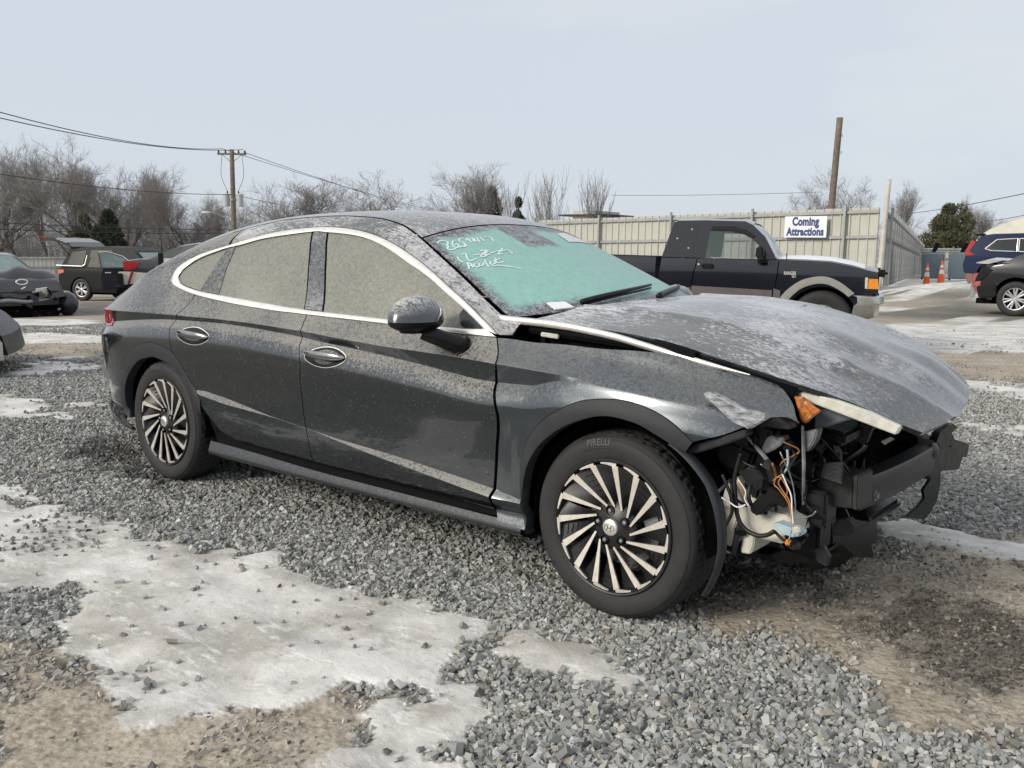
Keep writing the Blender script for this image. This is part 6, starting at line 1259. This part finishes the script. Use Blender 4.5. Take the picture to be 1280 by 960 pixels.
def tent():
    t = empty('fabric_shelter', (-11.89, 112.44, -.2), R(6)); tag(t, 'white round-roofed fabric shelter beyond the blue SUV', 'shelter'); m_ = plain('cream_fabric', (.66, .64, .55), .7, 0, .08, .3)
    a = np.linspace(0, math.pi, 24); w, h = 11.0, 6.4
    MB().grid(np.stack([np.stack([-w*np.cos(a), np.full(24, y), h*np.sin(a)**.8], 1) for y in np.linspace(0, 30, 9)])).build('roof_fabric', m_, t, smooth=True)
    MB().prism(np.stack([-w*np.cos(a), h*np.sin(a)**.8], 1), 'y', -.05, .0).build('end_wall', m_, t)
    for y in np.linspace(0, 30, 9): MB().tube(np.stack([-(w + .05)*np.cos(a), np.full(24, y), (h + .05)*np.sin(a)**.8], 1), .06, 5).build('rib', M_fence2, t)
tent()
hb = empty('flat_roof_building', (-30.53, 47.99, -1.2)); tag(hb, 'pale flat roofed building top just above the cream fence', 'building'); MB().box((0, 0, 2.51), (1.7, 3, 5.02)).build('wall', M_fence2, hb); MB().box((0, 0, 4.74), (3.6, 3.6, .10)).build('roof', M_plas, hb)
for (x, y, h, lx) in ((-66.5, 24.5, 3.9, -.55), (-58.5, 40.5, 3.8, -.4)):
    tag(MB().tube([(x, y, -2.3), (x + lx, y - .1, -2.3 + h)], .06, 6).build('leaning_stake', M_palewood), 'thin pale leaning stake ' + ('left of the open liftgate' if y < 30 else 'behind the grey sedan'), 'stake')
# ---------------------------------------------------------------- trees
def prisms(segs):
    """many tapered 3-sided twigs in one go: rows p0(3) p1(3) r0 r1"""
    S = np.array(segs); a, b, r0, r1 = S[:, :3], S[:, 3:6], S[:, 6], S[:, 7]; d = b - a; d /= np.linalg.norm(d, axis=1)[:, None] + 1e-9
    h = np.where(np.abs(d[:, 2:3]) < .9, np.array([[0, 0, 1.0]]), np.array([[1.0, 0, 0]])); u = np.cross(d, h); u /= np.linalg.norm(u, axis=1)[:, None]; w = np.cross(d, u); V = []
    for k in range(3):
        c, s = math.cos(k*2.0944), math.sin(k*2.0944); V.append(a + r0[:, None]*(u*c + w*s))
    for k in range(3):
        c, s = math.cos(k*2.0944), math.sin(k*2.0944); V.append(b + r1[:, None]*(u*c + w*s))
    V = np.stack(V, 1); n = len(S); F = np.array([(0, 1, 4, 3), (1, 2, 5, 4), (2, 0, 3, 5)]); F = (F[None] + (np.arange(n)*6)[:, None, None]).reshape(-1, 4)
    return V.reshape(-1, 3), F
def mesh_np(name, V, F, mat):
    me = bpy.data.meshes.new(name); k = F.shape[1]; me.vertices.add(len(V)); me.vertices.foreach_set('co', V.ravel()); me.loops.add(F.size); me.loops.foreach_set('vertex_index', F.ravel().astype(np.int32)); me.polygons.add(len(F)); me.polygons.foreach_set('loop_start', np.arange(0, F.size, k, dtype=np.int32)); me.update(calc_edges=True); me.materials.append(mat); return me
def grow(seed, H, spread, nlev=5, bare=.28, rt=.022, upw=.25, kids=(5, 4, 3, 2, 2), twig=.012):
    r_ = random.Random(seed); big, fine = [], []
    def br(p, d, L, rad, lev):
        n = 4 if lev < 2 else 3; q = p.copy(); dirs = d.copy()
        for i in range(n):
            dirs = dirs + np.array([r_.gauss(0, .13), r_.gauss(0, .13), r_.gauss(0, .08) + upw*.12]); dirs /= np.linalg.norm(dirs); e = q + dirs * L / n; ra, rb = rad*(1 - .6*i/n), rad*(1 - .6*(i+1)/n)
            (big if lev < 2 else fine).append((*q, *e, max(ra, twig), max(rb, twig*.8)))
            q = e
            if lev < nlev and (lev > 0 or (i + 1)/n > bare):
                for _ in range(max(1, kids[lev] // (n if lev else 2)) + (r_.random() < .5)):
                    az = r_.uniform(0, 2*math.pi); tilt = r_.uniform(.45, 1.0) * spread; a = np.cross(dirs, np.array((math.cos(az), math.sin(az), .3))); a /= np.linalg.norm(a) + 1e-9
                    nd = dirs*math.cos(tilt) + a*math.sin(tilt) + np.array((0, 0, upw)); nd /= np.linalg.norm(nd)
                    br(q.copy(), nd, L * r_.uniform(.45, .72), rb * r_.uniform(.5, .72), lev + 1)
    br(np.zeros(3), np.array((r_.gauss(0, .05), r_.gauss(0, .05), 1.0)), H*.55, H*rt, 0); return big, fine
def twigs(f, seed, k=2):
    r_ = np.random.default_rng(seed); F = np.array(f); out = [F]; src = F[F[:, 7] < .028]; src = src[r_.random(len(src)) < .5]
    for gen, (kk, L, rad) in enumerate(((k, .60, .0060), (2, .34, .0042))):
        q = np.repeat(src, kk, 0); n = len(q); d = q[:, 3:6] - q[:, :3]; d /= np.linalg.norm(d, axis=1)[:, None] + 1e-9
        p = q[:, :3] + (q[:, 3:6] - q[:, :3]) * r_.uniform(.1, 1, (n, 1)); e = d + r_.normal(0, .55, (n, 3)) + np.array((0, 0, .22)); e /= np.linalg.norm(e, axis=1)[:, None]
        s = np.c_[p, p + e * L * r_.uniform(.5, 1.3, (n, 1)), np.full(n, rad), np.full(n, rad*.7)]; out.append(s); src = s
    return np.concatenate(out)
M_bark = plain('grey_brown_bark', (.14, .12, .105), .95, 0, .25, 2); M_twig = plain('brown_twigs', (.245, .228, .215), .95, 0, .2, .6)
M_pine = plain('dark_evergreen', (.048, .058, .036), .9, 0, .4, .7); M_olive = plain('olive_evergreen', (.10, .10, .055), .9, 0, .4, .6)
KIT = []
for sd, H, sp, up_ in ((3, 10, .80, .16), (8, 10, .95, .10), (15, 10, .70, .30), (22, 10, .85, .2)):
    b, f = grow(sd, H, sp, 4, .25, .026, up_, twig=.008); f = twigs(f, sd); vb, fb = prisms(b); vf, ff = prisms(f); KIT.append((mesh_np('trunk', vb, fb, M_bark), mesh_np('crown', vf, ff, M_twig))); print('tree segs', len(b), len(f))
b, f = grow(41, 10, .30, 3, .05, .010, .5, (7, 3, 2, 2), .012); SAP = (mesh_np('trunk', *prisms(b), M_bark), mesh_np('crown', *prisms(f), M_twig))
def tree(kit, loc, s, rz, label, group=None, name='bare_tree'):
    t = empty(name, loc, rz); t.scale = s if isinstance(s, tuple) else (s, s, s); tag(t, label, 'tree', group)
    link(bpy.data.objects.new('trunk', kit[0]), t); link(bpy.data.objects.new('crown', kit[1]), t); return t
def evergreen(loc, H, Rd, mat, label, seed, n=9000, name='evergreen_tree', shape=1.0, group=None):
    r_ = np.random.default_rng(seed); t = empty(name, loc); tag(t, label, 'tree', group)
    MB().tube([(0, 0, 0), (.02*H, 0, H*.5), (0, .01*H, H*.93)], [H*.022, H*.015, .02], 7).build('trunk', M_bark, t, smooth=True)
    nl = 16; lz = np.concatenate([r_.uniform(.10, .5, 9), r_.uniform(.4, .86, 7)]); la = r_.uniform(0, 2*math.pi, nl); lr = Rd * (1 - .75*lz**1.6) * r_.uniform(.15, .75, nl); ls = Rd * r_.uniform(.36, .62, nl) * (1 - .45*lz)
    lz[0] = .93; lr[0] = 0; ls[0] = Rd*.16; i = r_.integers(0, nl, n); u = r_.normal(size=(n, 3)); u /= np.linalg.norm(u, axis=1)[:, None]; u *= r_.uniform(.2, 1, (n, 1)) ** .4
    c = np.stack([lr[i]*np.cos(la[i]), lr[i]*np.sin(la[i]), H*lz[i]], 1) + u * ls[i][:, None] * np.array((1, 1, float(np.clip(H/(2.6*Rd), .85, 2.4)))); c[:, 2] = np.clip(c[:, 2], .04*H, 1.02*H); out = u + np.array((0, 0, .25))
    V, F = [], []; L = H*.034 * r_.uniform(.5, 1.5, n)
    for k in range(3):
        d = out + r_.normal(0, .55, (n, 3)); d /= np.linalg.norm(d, axis=1)[:, None]; s = np.cross(d, r_.normal(size=(n, 3))); s /= np.linalg.norm(s, axis=1)[:, None]
        q = np.stack([c - s*L[:, None]*.22, c + d*L[:, None], c + s*L[:, None]*.22], 1); V.append(q.reshape(-1, 3))
    V = np.concatenate(V); F = np.arange(len(V)).reshape(-1, 3); link(bpy.data.objects.new('crown', mesh_np('crown', V, F, mat)), t); return t
KS = [1 / float(np.percentile([v.co.z for v in k[1].vertices], 99.0)) for k in KIT]; SS = 1 / max(v.co.z for v in SAP[1].vertices)
tree(KIT[0], (-99.89, 40.23, -3.28), (15.06*KS[0], 15.06*KS[0], 15.06*KS[0]), 1.43, 'tall bare tree at the left edge of the woods', 'bare trees round the lot')
tree(KIT[2], (-109.95, 47.50, -3.64), (15.05*KS[2], 15.05*KS[2], 15.05*KS[2]), 3.27, 'bare tree with upright branches between two taller ones near the left edge', 'bare trees round the lot')
tree(KIT[1], (-91.54, 44.49, -2.98), (16.57*KS[1], 16.57*KS[1], 14.41*KS[1]), 2.22, 'tallest bare tree with arching limb above the open SUV', 'bare trees round the lot')
tree(KIT[3], (-93.41, 50.72, -3.04), (15.82*KS[3], 15.82*KS[3], 13.18*KS[3]), 3.62, 'broad bare tree with dark forked trunk left of the utility pole', 'bare trees round the lot')
tree(KIT[0], (-93.44, 55.87, -3.04), (14.36*KS[0], 14.36*KS[0], 11.97*KS[0]), 3.75, 'rounded bare tree just left of the utility pole', 'bare trees round the lot')
tree(KIT[2], (-101.61, 64.69, -3.34), (10.75*KS[2], 10.75*KS[2], 10.75*KS[2]), 0.39, 'short bare tree beside the utility pole lamp', 'bare trees round the lot')
tree(KIT[2], (-120.50, 55.66, -4.02), (14.15*KS[2], 14.15*KS[2], 15.72*KS[2]), 0.08, 'slim bare tree behind the open SUV', 'bare trees round the lot')
tree(KIT[1], (-107.06, 40.81, -3.53), (14.77*KS[1], 14.77*KS[1], 14.77*KS[1]), 5.02, 'bare tree cut by the left picture edge', 'bare trees round the lot')
tree(KIT[3], (-115.92, 59.41, -3.85), (13.42*KS[3], 13.42*KS[3], 14.91*KS[3]), 1.56, 'slim bare tree in the middle of the woods', 'bare trees round the lot')
tree(KIT[2], (-108.41, 61.70, -3.58), (11.34*KS[2], 11.34*KS[2], 14.17*KS[2]), 1.41, 'thin bare tree between two broad ones left of the pole', 'bare trees round the lot')
tree(KIT[3], (-92.78, 69.35, -3.02), (16.24*KS[3], 16.24*KS[3], 12.03*KS[3]), 5.97, 'rounded bare tree right of the utility pole above the sedan roof', 'bare trees round the lot')
tree(KIT[1], (-75.91, 75.43, -2.41), (17.70*KS[1], 17.70*KS[1], 11.80*KS[1]), 2.82, 'small bare tree above the middle of the sedan roof', 'bare trees round the lot')
tree(KIT[3], (-60.78, 72.33, -1.87), (13.10*KS[3], 13.10*KS[3], 10.92*KS[3]), 5.02, 'bare tree wrapped round an evergreen above the windshield', 'bare trees round the lot')
tree(KIT[1], (-17.29, 58.85, -0.32), (7.42*KS[1], 7.42*KS[1], 6.75*KS[1]), 2.86, 'bare spreading tree behind the brown wooden pole', 'bare trees round the lot')
tree(KIT[2], (-17.54, 68.99, -0.33), (6.47*KS[2], 6.47*KS[2], 6.47*KS[2]), 3.83, 'faint bare tree beyond the pale corner post', 'bare trees round the lot')
tree(KIT[2], (-26.10, 126.65, -0.63), (7.18*KS[2], 7.18*KS[2], 8.98*KS[2]), 0.90, 'bare tree right behind the olive evergreen', 'bare trees round the lot')
tree(KIT[3], (-23.89, 134.94, -0.55), (8.00*KS[3], 8.00*KS[3], 8.00*KS[3]), 3.81, 'low bare tree above the fabric shelter', 'bare trees round the lot')
tree(KIT[0], (-30.14, 120.75, -0.77), (7.13*KS[0], 7.13*KS[0], 7.13*KS[0]), 5.21, 'low bare tree left of the olive evergreen', 'bare trees round the lot')
tree(SAP, (-24.77, 33.31, -0.58), (5.76*SS, 5.76*SS, 5.76*SS), 3.14, 'thin upright bare sapling behind the cream fence, first from the windshield', 'saplings behind the cream fence', 'sapling')
tree(SAP, (-24.60, 34.75, -0.58), (5.73*SS, 5.73*SS, 5.73*SS), 4.45, 'thin upright bare sapling behind the cream fence, second from the windshield', 'saplings behind the cream fence', 'sapling')
tree(SAP, (-24.55, 36.08, -0.57), (6.23*SS, 6.23*SS, 6.23*SS), 4.03, 'thin upright bare sapling behind the cream fence, third from the windshield', 'saplings behind the cream fence', 'sapling')
tree(SAP, (-24.35, 37.54, -0.57), (6.08*SS, 6.08*SS, 6.08*SS), 0.38, 'thin upright bare sapling behind the cream fence, fourth from the windshield', 'saplings behind the cream fence', 'sapling')
tree(SAP, (-24.35, 38.83, -0.57), (6.34*SS, 6.34*SS, 6.34*SS), 4.55, 'thin upright bare sapling behind the cream fence, fifth from the windshield', 'saplings behind the cream fence', 'sapling')
evergreen((-21.50, 98.09, -0.47), 6.83, 3.80, M_olive, 'rounded olive evergreen behind the wheeled bins', 1180, shape=0.55)
evergreen((-59.99, 71.68, -1.84), 9.57, 1.98, M_pine, 'dark evergreen above the windshield inside a bare tree', 612, shape=0.6)
evergreen((-56.56, 71.90, -1.72), 8.38, 1.01, M_pine, 'narrow dark evergreen beside the one above the windshield', 645, shape=1.0)
evergreen((-87.53, 43.91, -2.83), 7.55, 2.48, M_pine, 'dark evergreen behind the raised liftgate', 135, shape=0.8)
evergreen((-93.38, 44.28, -3.04), 7.37, 2.41, M_olive, 'olive evergreen left of the dark one behind the liftgate', 105, shape=0.7)
# scrub and far woods that read as one mass
def scrub(name, A, B, z0, H, n, label, seed):
    r_ = np.random.default_rng(seed); A, B = np.array(A), np.array(B); t = r_.random(n)[:, None]; nrm = np.array((-(B - A)[1], (B - A)[0])); nrm /= np.linalg.norm(nrm); p = A + (B - A)*t + nrm * r_.uniform(-7, 9, (n, 1))
    zz = slope(p[:, 0], p[:, 1]); h = H * r_.uniform(.45, 1.12, n); segs = []
    base = np.c_[p, zz]; top = base + np.c_[r_.normal(0, .10, (n, 2)) * h[:, None], h]
    segs.append(np.c_[base, top, np.full(n, .035), np.full(n, .010)])
    for k in range(9):
        f = r_.uniform(.25, .95, n)[:, None]; q = base + (top - base)*f; d = np.c_[r_.normal(0, .22, (n, 2)), r_.uniform(.05, .35, n)] * h[:, None]; e = q + d; segs.append(np.c_[q, e, np.full(n, .016), np.full(n, .009)])
        for _ in range(2):
            g = q + d * r_.uniform(.3, .9, (n, 1)); segs.append(np.c_[g, g + np.c_[r_.normal(0, .12, (n, 2)), r_.uniform(0, .2, n)] * h[:, None], np.full(n, .009), np.full(n, .007)])
    V, F = prisms(np.concatenate(segs)); o = link(bpy.data.objects.new(name, mesh_np(name, V, F, M_twig))); tag(o, label, 'woods', kind='stuff')
scrub('far_scrub', (-143.78, 49.49), (-108.77, 78.22), -4.85, 9.43, 900, 'dense brown bare scrub filling the woods', 2)
scrub('far_scrub', (-121.35, 87.3), (-84.44, 117.59), -4.05, 7.88, 420, 'brown bare scrub along the horizon behind the sedan', 3)
scrub('far_scrub', (-42.19, 139.32), (-23.57, 154.6), -1.2, 5.98, 380, 'brown bare scrub beyond the yard at the far end', 4)
